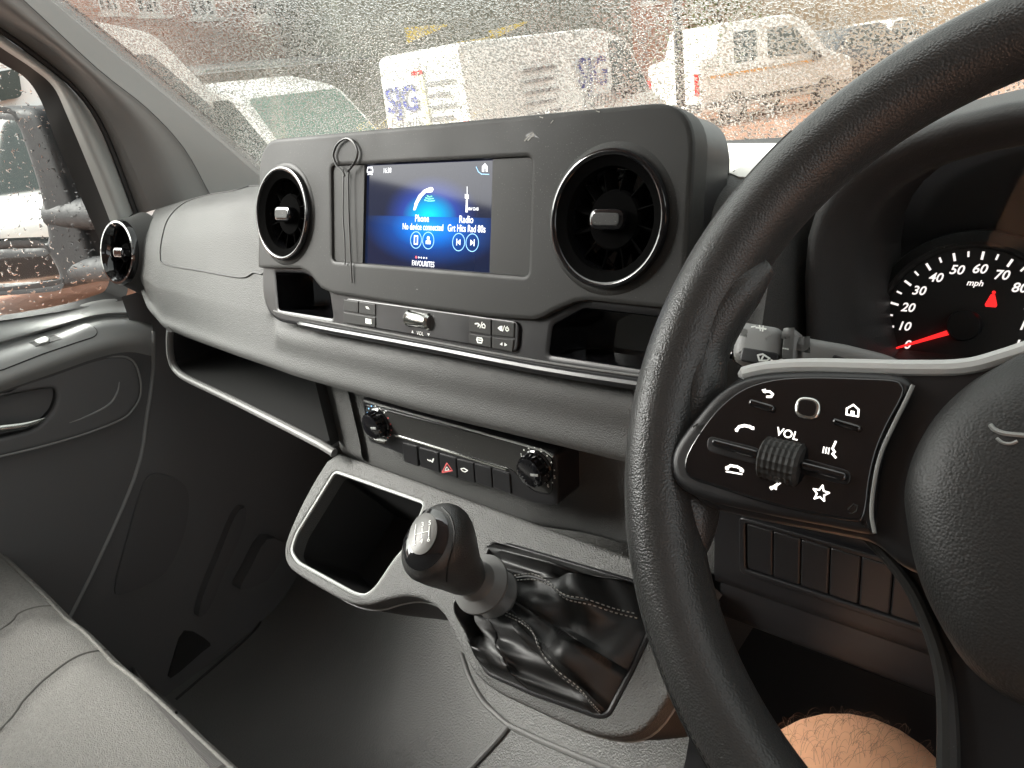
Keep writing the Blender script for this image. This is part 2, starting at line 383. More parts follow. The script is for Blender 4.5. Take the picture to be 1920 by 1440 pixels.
def wet_glass(name, scale, cover, ior, tint, dist=.0015, soft=.08, veil=0.0):
    m = bpy.data.materials.new(name); m.use_nodes = True; t = m.node_tree; t.nodes.clear()
    out = t.nodes.new('ShaderNodeOutputMaterial'); tc = t.nodes.new('ShaderNodeTexCoord')
    n1 = t.nodes.new('ShaderNodeTexNoise'); n1.inputs['Scale'].default_value = scale; n1.inputs['Detail'].default_value = 1.5; n1.inputs['Distortion'].default_value = .5
    t.links.new(tc.outputs['Object'], n1.inputs['Vector'])
    rp = t.nodes.new('ShaderNodeMapRange'); rp.interpolation_type = 'SMOOTHSTEP'
    rp.inputs[1].default_value = cover - soft; rp.inputs[2].default_value = cover + soft; t.links.new(n1.outputs[0], rp.inputs[0])
    bp = t.nodes.new('ShaderNodeBump'); bp.inputs['Strength'].default_value = 1.0; bp.inputs['Distance'].default_value = dist; t.links.new(rp.outputs[0], bp.inputs['Height'])
    rf = t.nodes.new('ShaderNodeBsdfRefraction'); rf.inputs['IOR'].default_value = ior; rf.inputs['Roughness'].default_value = 0.0; rf.inputs['Color'].default_value = (*tint, 1)
    t.links.new(bp.outputs[0], rf.inputs['Normal'])
    tr = t.nodes.new('ShaderNodeBsdfTransparent'); tr.inputs['Color'].default_value = (*tint, 1)
    gl = t.nodes.new('ShaderNodeBsdfGlossy'); gl.inputs['Roughness'].default_value = .02
    fr = t.nodes.new('ShaderNodeFresnel'); fr.inputs['IOR'].default_value = 1.25
    m1 = t.nodes.new('ShaderNodeMixShader'); m2 = t.nodes.new('ShaderNodeMixShader')
    mk = t.nodes.new('ShaderNodeMapRange'); mk.inputs[1].default_value = cover - soft; mk.inputs[2].default_value = cover - soft * .4; mk.inputs[3].default_value = .9 * veil; mk.inputs[4].default_value = .90
    t.links.new(n1.outputs[0], mk.inputs[0])
    tl = t.nodes.new('ShaderNodeBsdfTranslucent'); tl.inputs['Color'].default_value = (.95, .95, .9, 1)      # milky scatter of the water beads
    mv = t.nodes.new('ShaderNodeMixShader'); mv.inputs[0].default_value = veil; t.links.new(rf.outputs[0], mv.inputs[1]); t.links.new(tl.outputs[0], mv.inputs[2])
    t.links.new(mk.outputs[0], m1.inputs[0]); t.links.new(tr.outputs[0], m1.inputs[1]); t.links.new(mv.outputs[0], m1.inputs[2])
    t.links.new(fr.outputs[0], m2.inputs[0]); t.links.new(m1.outputs[0], m2.inputs[1]); t.links.new(gl.outputs[0], m2.inputs[2])
    t.links.new(m2.outputs[0], out.inputs[0]); return m
m_screen = screen_material()
m_wind = wet_glass('rain-beaded windscreen glass', 380, .525, 1.09, (.96, .98, .93), dist=.0016, soft=.09, veil=.10)
m_side = wet_glass('lightly beaded side glass', 150, .66, 1.14, (.93, .95, .93), dist=.002, soft=.05)

# ------------------------------------------------------------------ the setting: cab floor, bulkhead, roof lining
FLOOR = -.95
fl = MB(); rows = []
for x in np.linspace(-1.32, 1.0, 25):
    tun = math.exp(-((x + .5) / .42) ** 4)               # raised centre over the gearbox
    rows.append([A3(x, y, z) for y, z in ((-.9, FLOOR), (-.2, FLOOR), (.1, FLOOR), (.3, FLOOR + .01), (.45, FLOOR + .02 + .06 * tun), (.56, FLOOR + .05 + .16 * tun), (.66, FLOOR + .14 + .25 * tun), (.76, FLOOR + .32 + .25 * tun), (.84, FLOOR + .6), (.88, FLOOR + .82))])
fl.loft(rows, nv=1, nu=4)
floor = struct(fl.build('cab_floor', m_floor)); floor_bvh = fl.bvh()
rl = MB(); rl.loft([[A3(x, y, z) for y, z in ((.20, .47), (.10, .53), (-.1, .58), (-.5, .60), (-.95, .60))] for x in np.linspace(-1.25, .82, 7)], nu=3)
struct(rl.build('roof_lining', mat('pale headlining', (.5, .49, .46), .9)))
bk = MB(); bk.box((-.2, -.95, -.15), (2.3, .03, 1.6)); struct(bk.build('rear_bulkhead', mat('grey bulkhead', (.22, .22, .21), .7)))

# ------------------------------------------------------------------ dashboard
dash = thing('dashboard', 'long grey plastic dashboard running the width of the van', 'dashboard', (-.5, .6, -.45))
def lerp(x, xs, ys): return float(np.interp(x, xs, ys))
XS = [-1.215, -1.17, -1.09, -1.0, -.85, -.70, -.5, -.28, .5]
def prof(x):
    dy = lerp(x, XS, [.066, .05, .032, .024, .011, 0, -.004, .002, .002]); dz = lerp(x, XS, [-.036, -.03, -.02, -.012, 0, 0, 0, 0, 0])
    z0 = lerp(x, [-1.0, -.85, -.5, .5], [-.142, -.135, -.099, -.095]); z1 = lerp(x, [-1.0, -.85, -.5, .5], [-.112, -.108, -.086, -.084])
    lz = lerp(x, XS, [.05, .016, .002, 0, 0, 0, 0, 0, 0])
    P = [(.83, z0), (.66, z1 + dz * .6), (.545, -.084 + dz), (.487 + dy * .5, -.093 + dz), (.464 + dy * .5, -.125 + dz * .6), (.446 + dy * .5, -.168 + lz * .3), (.428 + dy * .6, -.208 + lz * .6), (.4215 + dy * .7, -.222 + lz * .7), (.4085 + dy, -.252 + lz), (.403 + dy, -.2655 + lz), (.4042 + dy, -.2725 + lz), (.41 + dy, -.2755 + lz), (.45 + dy, -.280 + lz), (.62, -.285 + lz)]
    back = lerp(x, [-.757, -.742, -.262, -.25, -.184, -.171], [0, .07, .07, .0, 0, .16])
    if back: P = [(y + back if 2 <= i <= 6 else y, z) for i, (y, z) in enumerate(P)]
    return [A3(x, y, z) for y, z in P]
db = MB(); rows = [prof(x) for x in (.5, .3, .1, -.1, -.16, -.171, -.184, -.2, -.23, -.25, -.262, -.28, -.4, -.5, -.6, -.70, -.742, -.757, -.78, -.85, -.93, -1.0, -1.05, -1.09, -1.13, -1.17, -1.2, -1.215)]
last = rows[-1]; c0 = A3(-1.23, .58, -.18)
rows.append([A3(-1.232, *(c0[1:] + (q[1:] - c0[1:]) * .86)) for q in last]); rows.append([A3(-1.236, *(c0[1:] + (q[1:] - c0[1:]) * .5)) for q in last])
db.loft(rows, nu=5, nv=3)
fascia = db.build('upper_panel', m_fascia, dash, smooth=60); dash_bvh = db.bvh()
lid = [(500, 359), (430, 361), (379, 370), (343, 384), (316, 412), (304, 452), (302, 482), (312, 496), (380, 508), (452, 520), (476, 511), (500, 500)]
lid = [tuple(q) for q in cat([A3(*q) for q in lid], 4, True)]
mb = MB(); patch(mb, lid, dash_bvh, .0008); mb.build('glovebox_lid', m_fascia, dash, smooth=40)
mb = MB(); mb.tube(lie(lid, dash_bvh, .0009, 1, True), .0012, 6, closed=True); mb.build('lid_gap', m_rubber, dash)

# centre lower face behind the climate panel, with the strip beside the shelf
YH = .443
mb = MB(); rows = []
for x in np.linspace(-.70, -.235, 11):
    d = lerp(x, [-.40, -.365, -.2], [0, .018, .018])
    rows.append([A3(x, y + d, z) for y, z in ((.47, -.276), (.445, -.278), (YH + .002, -.288), (YH, -.30), (YH, -.36), (YH - .001, -.385), (YH + .002, -.398), (YH + .02, -.402))])
mb.loft(rows, nu=3, nv=2); mb.build('lower_panel', m_fascia, dash, smooth=60); low_bvh = mb.bvh()
mb = MB(); mb.loft([[A3(x, y, z) for y, z in ((.47, -.276), (.452, -.285), (.451, -.30), (.451, -.36), (.450, -.392), (.47, -.402))] for x in np.linspace(-.234, .5, 6)], nu=3); mb.build('driver_lower_panel', m_deep, dash, smooth=60)
mb = MB(); mb.loft([[A3(x, y, z) for y, z in ((.46, -.278), (.44, -.281), (.438, -.292), (.4378, -.36), (.4378, -.385), (.46, -.40))] for x in (-.706, -.70, -.69, -.68, -.668, -.6655)], nu=3)
mb.build('divider_post', m_fascia, dash, smooth=60)

# open shelf in front of the passenger
rim_px = [(319, 618), (318, 640), (320, 668), (328, 690), (348, 708), (400, 733), (450, 757), (530, 797), (602, 834)]
rim = [PY(q, .42 + lerp(q[0], [318, 345, 602], [.012, .008, .0])) for q in rim_px]
sh = MB(); R1 = cat(rim, 4)
def sink(P, y, dz=0, sx=0): return A3(P[0] + sx, y, P[2] + dz)
sh.loft([R1, [sink(P, .50, .004) for P in R1], [sink(P, .62, .012) for P in R1], [A3(P[0], .64, -.285) for P in R1]])
xr = -.706
sh.loft([[A3(xr, .425, -.282), A3(xr, .425, -.37)], [A3(xr, .64, -.285), A3(xr, .64, -.36)]])
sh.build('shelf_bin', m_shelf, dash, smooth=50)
mb = MB(); mb.tube(R1 + [A3(xr + .01, .421, rim[-1][2] - .006)], .0052, 10); mb.build('shelf_lip', m_lip, dash)
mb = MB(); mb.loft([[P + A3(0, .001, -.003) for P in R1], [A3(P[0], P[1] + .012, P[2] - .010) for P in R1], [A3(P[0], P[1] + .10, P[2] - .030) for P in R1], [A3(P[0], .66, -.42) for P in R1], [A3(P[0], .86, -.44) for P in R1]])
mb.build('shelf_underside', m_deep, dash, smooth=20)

# kick panel at the passenger's feet
m_doorpl2 = mat('sill plastic', (.085, .085, .087), .55)
mb = MB(); mb.loft([[A3(-1.235, y, z) for z in (-.50, -.7, -.96)] for y in (-.6, .0, .44, .47, .6, .9)], nu=3); mb.loft([[A3(-1.235, y, z) for z in (-.36, -.43, -.50)] for y in (.375, .445, .5, .6, .9)], nu=3); mb.loft([[A3(-1.235, y, z) for z in (-.24, -.3, -.36)] for y in (.445, .5, .6, .9)], nu=3); kp = mb.build('kick_panel', m_doordk, dash, smooth=60); kbv = mb.bvh()
mb = MB(); patch(mb, [tuple(q) for q in cat([A3(*q) for q in [(268, 905), (300, 888), (345, 910), (350, 960), (335, 1020), (300, 1078), (228, 1112), (214, 1098), (236, 1010)]], 4, True)], kbv, .006, step=12); mb.build('kick_panel_insert', m_doorpl2, kp, smooth=40)
for pts, o_ in (([(432, 962), (452, 948), (446, 990), (415, 1060), (385, 1132), (364, 1150), (372, 1110), (400, 1040)], .018), ([(486, 1002), (524, 1016), (512, 1040), (486, 1078), (436, 1096), (452, 1060)], .03), ([(345, 1182), (392, 1204), (376, 1222), (318, 1270), (322, 1240)], .004)):
    mb = MB(); patch(mb, [tuple(q) for q in cat([A3(*q) for q in pts], 3, True)], kbv, o_, step=12); mb.build('footwell_shape', m_doorpl2 if o_ > .01 else m_rubber, kp, smooth=40)  # ducts, and a flat black patch that paints in a dark floor recess

# ------------------------------------------------------------------ centre console with the display
T = math.radians(16); uC = A3(0, math.sin(T), math.cos(T)); nC = A3(0, math.cos(T), -math.sin(T))
CON = Frame(nC * .447, (1, 0, 0), uC, -nC)
con = thing('infotainment_console', 'charcoal raised centre console with colour display and two round vents', 'console', (-.5, .43, -.22))
XL, XR, TT, TB = -.762, -.2355, .099, -.0965
outer = rounded([(XL, TB + .002), (XL + .012, TT), (XR - .004, TT), (XR, TB + .002)], [.05, .034, .034, .05], 8)
def C_(px): return CON.p(px)
# upper faceplate: its lower border steps round the two pockets
low = [C_(q) for q in [(500, 503), (562, 504), (578, 512), (600, 540), (622, 551), (760, 573), (905, 594), (1000, 601), (1020, 594), (1035, 585), (1078, 567), (1100, 564), (1224, 577)]]
low = low + [(XR + .0002, low[-1][1])]
left_x = XL + .0075
upper = [(left_x - .001, low[0][1])] + low
top = [q for q in ccw(outer) if q[1] > low[0][1] + .004]
start = max(range(len(top)), key=lambda i: (top[i][0] > -.5, -top[i][1] if top[i][0] > -.5 else -9))
top = [q for q in sorted(top, key=lambda q: math.atan2(q[1] - .0, q[0] + .5)) ]
right = [q for q in top]
upper_poly = [upper[0]] + low + right
ves = [(-.7015, .0225), (-.2985, .0235)]
RV = .0472
def circ(c, r, n=48): return [(c[0] + r * math.cos(2 * math.pi * k / n), c[1] + r * math.sin(2 * math.pi * k / n)) for k in range(n)]
rec = rounded([C_(q) for q in [(620, 311), (622, 489), (990, 518), (996, 294)]], .006)
mb = MB(); mb.plate(CON, upper_poly, -.02, 0, holes=[rec] + [circ(v, RV - .002) for v in ves], bev=.0025, back=False)
bez = mb.build('faceplate', m_bezel, con, smooth=40)
mb = MB(); mb.plate(CON, inset(ccw(outer), .0015), -.055, -.006, holes=[
    rounded([C_(q) for q in [(507, 511), (562, 513), (576, 521), (607, 549), (614, 597), (513, 581)]], .003),
    rounded([C_(q) for q in [(1027, 611), (1086, 579), (1224, 595), (1310, 606), (1320, 712), (1020, 666)]], .003),
    rec] + [circ(v, RV - .001) for v in ves], bev=.003, back=False)
mb.build('fascia_frame', m_deep, con, smooth=40)
mb = MB(); mb.plate(CON, inset(ccw(outer), .010), -.075, -.0545, bev=.006); mb.build('rear_housing', m_bezel, con, smooth=40)
for pts in ([(507, 511), (562, 513), (576, 521), (607, 549), (614, 597), (513, 581)], [(1027, 611), (1086, 579), (1224, 595), (1310, 606), (1320, 712), (1020, 666)]):
    mb = MB(); mb.well(CON, rounded([C_(q) for q in pts], .003), -.0065, .045, .002); mb.build('storage_pocket', m_gloss, con, smooth=40)
# ledge along the bottom edge; paler plastic stands in for its highlight
led = [C_(q) for q in [(505, 583), (540, 592), (620, 607), (800, 641), (1000, 678), (1190, 706), (1300, 722)]]
mb = MB(); mb.tube([CON.at(*q, -.0055) for q in cat([A3(*q) for q in led], 3)], .0010, 8); mb.build('ledge_strip', m_lip, con)
rim_low = [C_(q) for q in [(548, 607), (570, 611), (620, 621), (800, 654), (1000, 693), (1190, 723), (1300, 739)]]
mb = MB(); mb.tube([CON.at(*q, -.006) for q in cat([A3(*q) for q in rim_low], 3)], [.0005, .003] + [.0042] * 17, 10); mb.build('bottom_roll', m_deep, con)
# display
rc_in = inset(ccw(rec), -.001)
sq = [C_(q) for q in [(679, 306), (675, 494), (913, 514.5), (919, 297.5)]]
mb = MB(); mb.plate(CON, rc_in, -.008, -.0028, holes=[sq], bev=.0006, back=False); mb.build('display_surround', m_bezel, con, smooth=40)
sqv = [C_(q) for q in [(678, 305), (674, 495), (913, 515), (919, 297)]]
mb = MB(); mb.plate(CON, sqv, -.009, -.006); scr = mb.build('display_screen', m_screen, con, smooth=0)
HS = -.0058
m_ui = mat('screen white', (.1, .1, .1), .4, emit=(.95, .97, 1), es=.42); m_uired = mat('screen red', (.1, .02, .02), .4, emit=(1, .05, .08), es=.4)
m_uigreen = mat('screen green', (.02, .1, .05), .4, emit=(.05, .85, .35), es=.4); m_uiblue = mat('screen pale blue', (.05, .08, .1), .4, emit=(.25, .6, 1), es=.4)
m_uidark = mat('screen black', (.003, .003, .005), .3)
mm = .001
for s_, px, sz in [('16:38', (726, 320), .0062), ('Phone', (791, 410), .0085), ('No device connected', (792, 426), .0078), ('Radio', (874, 412), .0085), ('Grt Hits Rad 80s', (874, 429), .0082), ('FAVOURITES', (793, 495), .0066), ('MW DAB', (887, 392), .0036)]:
    text(s_, CON, CON.p(px, HS), sz, m_ui, 'screen_text', scr, h=HS, sx=.78 if len(s_) > 6 else .85, bold=.012)
def icon(name, matx, parent, F, h, fn): mb = MB(); fn(mb); return mb.build(name, matx, parent, smooth=0, weld=False)
def arc(c, r, a0, a1, n=12, ry=None): return [(c[0] + r * math.cos(math.radians(a0 + (a1 - a0) * k / n)), c[1] + (ry or r) * math.sin(math.radians(a0 + (a1 - a0) * k / n))) for k in range(n + 1)]
def S(mb, pts, wd=.0007, closed=False, px=True, F=CON, h=HS): mb.stroke(F, [F.p(q, h) for q in pts] if px else pts, wd, h, h + .00015, closed)
def poly(mb, pts, px=True, F=CON, h=HS): mb.plate(F, [F.p(q, h) for q in pts] if px else pts, h, h + .00015, back=False)
# phone handset, waves, tower, house, car, round buttons, page dots
mb = MB(); poly(mb, [(775, 394), (778, 380), (785, 366), (795, 356), (806, 351), (811, 351), (813, 355), (811, 360), (806, 361), (799, 361), (791, 369), (784, 381), (779, 394)]); mb.build('handset_icon', m_ui, scr, smooth=0, weld=False)
mb = MB()
for k, (a, b) in enumerate([((801, 367), (810, 368)), ((798, 371), (813, 372)), ((796, 375), (815, 376))]): S(mb, [a, ((a[0] + b[0]) / 2, a[1] + 2.2), b], .0009)
mb.build('wave_icon', m_uigreen, scr, smooth=0, weld=False)
mb = MB(); poly(mb, [(873, 398), (874, 374), (877, 374), (877, 398)]); poly(mb, [(872, 364), (872, 372), (879, 373), (879, 365)]); S(mb, [(876, 364), (876, 350)], .0006); mb.build('radio_tower_icon', m_ui, scr, smooth=0, weld=False)
mb = MB(); poly(mb, [(904, 322), (904, 312), (909.5, 306), (914.5, 312), (914.5, 322), (911, 322), (911, 315), (908, 315), (908, 322)]); mb.build('home_icon', m_ui, scr, smooth=0, weld=False)
mb = MB(); S(mb, [(893, 313), (897, 322), (903, 326.5), (917, 327)], .0006); mb.build('home_tab', m_uiblue, scr, smooth=0, weld=False)
mb = MB(); S(mb, [(689, 319), (690, 314), (698, 314), (699, 319), (699, 323), (689, 323)], .0012, True); S(mb, [(690, 327), (694, 325), (698, 327)], .0012); mb.build('car_icon', m_ui, scr, smooth=0, weld=False)
for px, kind in [((780, 450), 'p'), ((803, 451), 'u'), ((860, 454), 'l'), ((885.5, 455), 'r')]:
    c = CON.p(px, HS); mb = MB(); mb.stroke(CON, circ(c, .0072, 24), .0006, HS, HS + .00015, True); mb.build('button_ring', m_uiblue, scr, smooth=0, weld=False)
    mb = MB(); x, y = c
    if kind == 'p': S(mb, [(x - .002, y - .0035), (x + .002, y - .0035), (x + .002, y + .0035), (x - .002, y + .0035)], .0012, True, px=False)
    elif kind == 'u': poly(mb, circ((x, y + .002), .0018, 10), px=False); poly(mb, [(x - .003, y - .003), (x + .003, y - .003), (x + .003, y), (x - .003, y)], px=False)
    else:
        k = -1 if kind == 'l' else 1
        poly(mb, [(x - .002 * k, y - .0025), (x + .0015 * k, y), (x - .002 * k, y + .0025)], px=False); S(mb, [(x + .0022 * k, y - .0025), (x + .0022 * k, y + .0025)], .0008, px=False)
    mb.build('button_icon', m_ui, scr, smooth=0, weld=False)
for k in range(5):
    mb = MB(); poly(mb, circ(CON.p((780.5 + k * 4.8, 482.3 + k * .4), HS), .0012 if k == 0 else .0008, 8), px=False); mb.build('page_dot', m_uired if k == 0 else m_ui, scr, smooth=0, weld=False)

# air vents
m_ventin = mat('matt black vent plastic', (.004, .004, .004), .6, spec=.0)
def vent(F, c, par, R=RV, sub=False, tilt=0.0):
    k = R / .0472
    v = MB(); v.lathe([(R + .0062, -.0006), (R + .005, .0004), (R + .003, .0011), (R + .0012, .0014), (R - .001, .001)], F, c, 56); v.build('vent_surround', m_bezel, par)
    v = MB(); v.lathe([(R + .0006, .001), (R + .0008, .0042), (R + .0, .0060), (R - .0016, .0065), (R - .0032, .0060), (R - .0040, .0050)], F, c, 56); ring = v.build('vent_ring', m_gloss, par)
    v = MB(); v.lathe([(R - .0040, .0052), (R - .0070, .0032), (R - .0110, .0014), (R - .0120, -.004)], F, c, 56); v.build('vent_inner_ring', m_ventin, ring)
    v = MB(); v.lathe([(R - .0118, -.003), (R - .0124, -.014), (R - .014, -.020), (0, -.021)], F, c, 40); cup = v.build('vent_cup', m_gloss, par)
    n = 12
    for q in range(n):
        a = 2 * math.pi * (q + .5) / n; r0, r1 = .011 * k, R - .0125
        d = F.ex * math.cos(a) + F.ey * math.sin(a); e = -F.ex * math.sin(a) + F.ey * math.cos(a); tw = unit(F.n + e * .55)
        b = MB(); cc = F.at(*c, -.0095) + d * (r0 + r1) / 2; b.box(cc, (r1 - r0, .0012, .010), (d, np.cross(tw, d), tw)); b.build('vane', m_ventin, cup, smooth=0)
    v = MB(); v.lathe([(.0215 * k, -.02), (.0215 * k, -.0065), (.0200 * k, -.0045), (0, -.0035)], F, c, 32); v.build('vent_hub', m_ventin, par)
    v = MB(); sh_ = rounded([(c[0] - .0145 * k, c[1] - .0075 * k), (c[0] + .0145 * k, c[1] - .0075 * k), (c[0] + .0145 * k, c[1] + .0075 * k), (c[0] - .0145 * k, c[1] + .0075 * k)], .0075, 6)
    v.plate(F, sh_, -.0045, .0048, bev=.0026); kn = v.build('vent_knob', m_gloss, par, smooth=40)
    v = MB(); v.plate(F, inset(ccw(sh_), .0032), .0046, .0054, bev=.0004); v.build('knob_insert', m_bezel, kn, smooth=40)
for c in ves: vent(CON, c, con)

# strip of keys below the display
key = rounded([C_(q) for q in [(643, 559), (968, 604), (964, 662), (643, 607)]], [.005, .007, .007, .005])
mb = MB(); mb.plate(CON, key, -.008, -.0035, bev=.0008); mb.build('key_strip', m_deep, con, smooth=40)
HK = -.0033
def keyplate(pts, r=.001):
    mb = MB(); mb.plate(CON, inset(ccw(rounded([CON.p(q, HK) for q in pts], r)), .0003), -.004, -.0026, bev=.0006); return mb.build('key', m_bezel, con, smooth=40)
k1 = keyplate([(645, 561), (673, 565), (673, 588), (645, 583)]); k2 = keyplate([(673.5, 565), (705, 569.5), (705, 593), (673.5, 588.3)]); k3 = keyplate([(645, 584.5), (705, 594.5), (705, 615), (645, 606)])
k4 = keyplate([(880, 592.5), (922, 598), (922, 630), (880, 623)]); k5 = keyplate([(923, 598.3), (966, 604.5), (965, 634), (923, 629.6)]); k6 = keyplate([(880, 624.3), (922, 631.3), (922, 653.5), (880, 645)]); k7 = keyplate([(923, 631.5), (965, 636), (962, 661), (923, 653.8)])
HI = -.0024
def kicon(par, fn): mb = MB(); fn(mb); mb.build('key_icon', m_white, par, smooth=0, weld=False)
kicon(k2, lambda mb: poly(mb, [(685, 574.5), (690, 575), (693, 580), (688, 579)], h=HI))
kicon(k3, lambda mb: poly(mb, [(685.5, 597), (696, 598.5), (697, 607.5), (685.5, 606)], h=HI))
kicon(k4, lambda mb: (S(mb, [(891, 607), (896, 606.5), (899, 609), (896, 612)], .0012, h=HI), S(mb, [(900, 615), (904, 604)], .0007, h=HI), S(mb, [(904, 610), (907, 607), (910, 611), (909, 615), (904, 614)], .0009, True, h=HI)))
kicon(k5, lambda mb: (poly(mb, [(933, 615), (938, 611), (942, 611), (942, 621), (938, 620)], h=HI), S(mb, [(942.5, 621), (946, 611)], .0007, h=HI), S(mb, [(949, 614), (948, 618), (951, 621), (954, 618.5), (953, 615)], .0009, h=HI), S(mb, [(951, 612), (951, 616.5)], .0008, h=HI)))
kicon(k6, lambda mb: (S(mb, [(895, 633), (903, 634), (905, 638), (903, 643), (896, 642), (894, 637)], .0011, True, h=HI), S(mb, [(895, 637), (904, 638.5)], .0009, h=HI)))
kicon(k7, lambda mb: (poly(mb, [(942, 642), (937, 645.5), (942, 648)], h=HI), poly(mb, [(946, 642.5), (951, 647), (946, 649)], h=HI)))
text('VOL', CON, CON.p((788, 625.5), HK), .0048, m_white, 'key_text', con, h=-.0031)
mb = MB(); poly(mb, [(771.5, 624), (773.5, 619), (775.5, 624.5)], h=-.0032); mb.build('up_mark', m_white, con, smooth=0, weld=False)
mb = MB(); poly(mb, [(801.5, 625), (806, 625.6), (803.5, 630)], h=-.0032); mb.build('down_mark', m_white, con, smooth=0, weld=False)
# chrome volume roller
p0, p1 = CON.P((765, 596), -.004), CON.P((809, 604), -.004)
mb = MB(); mb.tube([p0 + (p1 - p0) * t for t in (0, .08, .14, .86, .92, 1)], [.0062, .0078, .0068, .0068, .0078, .0062], 14); mb.build('volume_roller', m_chrome, con, smooth=30)
# screw dimple, chipped scar and small nicks on the faceplate
mb = MB(); mb.lathe([(.0016, .0001), (.001, .0002), (0, -.0006)], CON, C_((782, 545)), 12); mb.build('screw_dimple', m_deep, con)
m_scar = mat('pale scraped plastic', (.32, .31, .28), .7)
mb = MB()
for pts in [[(984, 264), (989, 258), (995, 251), (999, 249), (1001, 254), (996, 257), (990, 263)]]: S(mb, pts, .0011, h=.0002)
mb.build('scuff_mark', m_scar, con, smooth=0, weld=False)
for pts in ([(1012, 219), (1018, 221)], [(1033, 231), (1037, 226)], [(1118, 208), (1124, 210)]): mb = MB(); S(mb, pts, .0006, h=.0002); mb.build('nick', m_scar, con, smooth=0, weld=False)
mb = MB(); poly(mb, [(985, 253), (992, 250), (999, 246), (1004, 252), (1012, 260), (1000, 256), (990, 262)], h=.0001); mb.build('chip', m_deep, con, smooth=0, weld=False)

# thin cord looped on the corner of the display
lc = CON.P((648, 288), .004); m_cord = mat('thin black cord', (.03, .03, .03), .35)
cord = MB(); ring = [CON.P(q, .0025) for q in [(628, 303), (625, 290), (632, 271), (648, 260), (662, 266), (670, 284), (667, 300), (658, 314), (652, 321)]]
cord.tube(ring, .0011, 8, n=5); cord.tube([CON.P(q, .0022) for q in [(628, 303), (632, 312), (642, 321), (646, 330)]], .0010, 8, n=5)
cord.tube([CON.P(q, .0018) for q in [(643, 318), (644, 336), (643, 400), (646, 450), (647, 497)]], .0007, 6, n=5)
cord.tube([CON.P(q, .0018) for q in [(655, 317), (653, 334), (654, 400), (657, 470), (660, 530)]], .0007, 6, n=5)
tag(cord.build('cord_loop', m_cord), 'thin dark cord loop hanging at the left corner of the display', 'cord')

# far-left vent, on the end of the dashboard
VN = unit(A3(.10, -.93, .30)); vx = unit(np.cross(A3(0, 0, 1), VN)) ; vy = np.cross(VN, vx)
VF = Frame(PX((232, 474), -1.208), vx, vy, VN)
av = MB(); av.lathe([(.064, -.03), (.059, -.02), (.0545, -.010), (.0512, -.002), (.0492, .003)], VF, (0, 0), 48); av.build('vent_collar', m_fascia, dash)
def endvent():
    R = .0474
    v = MB(); v.lathe([(R + .0015, .0), (R + .002, .008), (R, .0115), (R - .003, .0118), (R - .0055, .008)], VF, (0, 0), 56); ring = v.build('vent_ring', m_gloss, dash)
    v = MB(); v.lathe([(R - .0055, .0082), (R - .009, .004), (R - .011, -.004)], VF, (0, 0), 56); v.build('vent_inner_ring', m_gloss, ring)
    v = MB(); v.lathe([(R - .0108, -.004), (R - .013, -.03), (0, -.032)], VF, (0, 0), 40); cup = v.build('vent_cup', m_gloss, dash)
    for q in range(12):
        a = 2 * math.pi * (q + .5) / 12; r0, r1 = .011, R - .0112
        d = vx * math.cos(a) + vy * math.sin(a); e = -vx * math.sin(a) + vy * math.cos(a); tw = unit(VN + e * .5)
        b = MB(); b.box(VF.at(0, 0, -.012) + d * (r0 + r1) / 2, (r1 - r0, .0014, .014), (d, np.cross(tw, d), tw)); b.build('vane', m_ventin, cup, smooth=0)
    v = MB(); v.lathe([(.0155, -.02), (.0155, -.006), (.014, -.0025), (0, -.0015)], VF, (0, 0), 32); v.build('vent_hub', m_ventin, dash)
    v = MB(); v.plate(VF, rounded([(-.0145, -.0075), (.0145, -.0075), (.0145, .0075), (-.0145, .0075)], .0075, 6), -.003, .010, bev=.0028); v.build('vent_knob', m_gloss, dash, smooth=40)
endvent()

# ------------------------------------------------------------------ climate control panel
HV = Frame((0, YH - .004, 0), (1, 0, 0), (0, 0, 1), (0, -1, 0))
clim = thing('climate_control_panel', 'black heater control panel with two dials under the dashboard lip', 'control panel', HV.at(-.5, -.36))
hv = lambda px, h=0.0: HV.p(px, h)
HP = .0145
body = rounded([HV.p(q, HP) for q in [(677, 747), (690, 829), (1000, 946), (1046, 950), (1042, 851)]], [.004, .008, .004, .006, .006])
mb = MB(); mb.plate(HV, body, -.03, HP, bev=.003); mb.build('panel_body', m_deep, clim, smooth=40)
HF = HP + .0006
face = rounded([HV.p(q, HF) for q in [(684, 760), (692, 806), (716, 822), (742, 814), (960, 879), (985, 907), (1002, 921), (1034, 926), (1036, 860), (1018, 845)]], [.003, .004, .006, .006, .006, .008, .005, .004, .004, .004])
mb = MB(); mb.plate(HV, face, HP - .001, HF, bev=.0004); mb.build('panel_face', m_bezel, clim, smooth=40)
mb = MB(); mb.stroke(HV, ccw(face), .0009, HP, HF + .0004, True); mb.build('face_border', m_gloss, clim, smooth=0)
mb = MB(); mb.stroke(HV, [HV.p(q, HF) for q in [(683, 752), (860, 800), (1022, 846), (1036, 856)]], .0012, HF - .001, HF + .0006); mb.build('upper_edge', m_satin, clim, smooth=0)
mb = MB(); mb.stroke(HV, [HV.p(q, HF) for q in [(742, 816), (840, 846), (950, 880)]], .0016, HF - .001, HF + .0012); mb.stroke(HV, [HV.p(q, HF) for q in [(693, 818), (706, 826), (722, 829)]], .0022, HF - .001, HF + .0012); mb.build('lower_edge', m_chrome, clim, smooth=0)
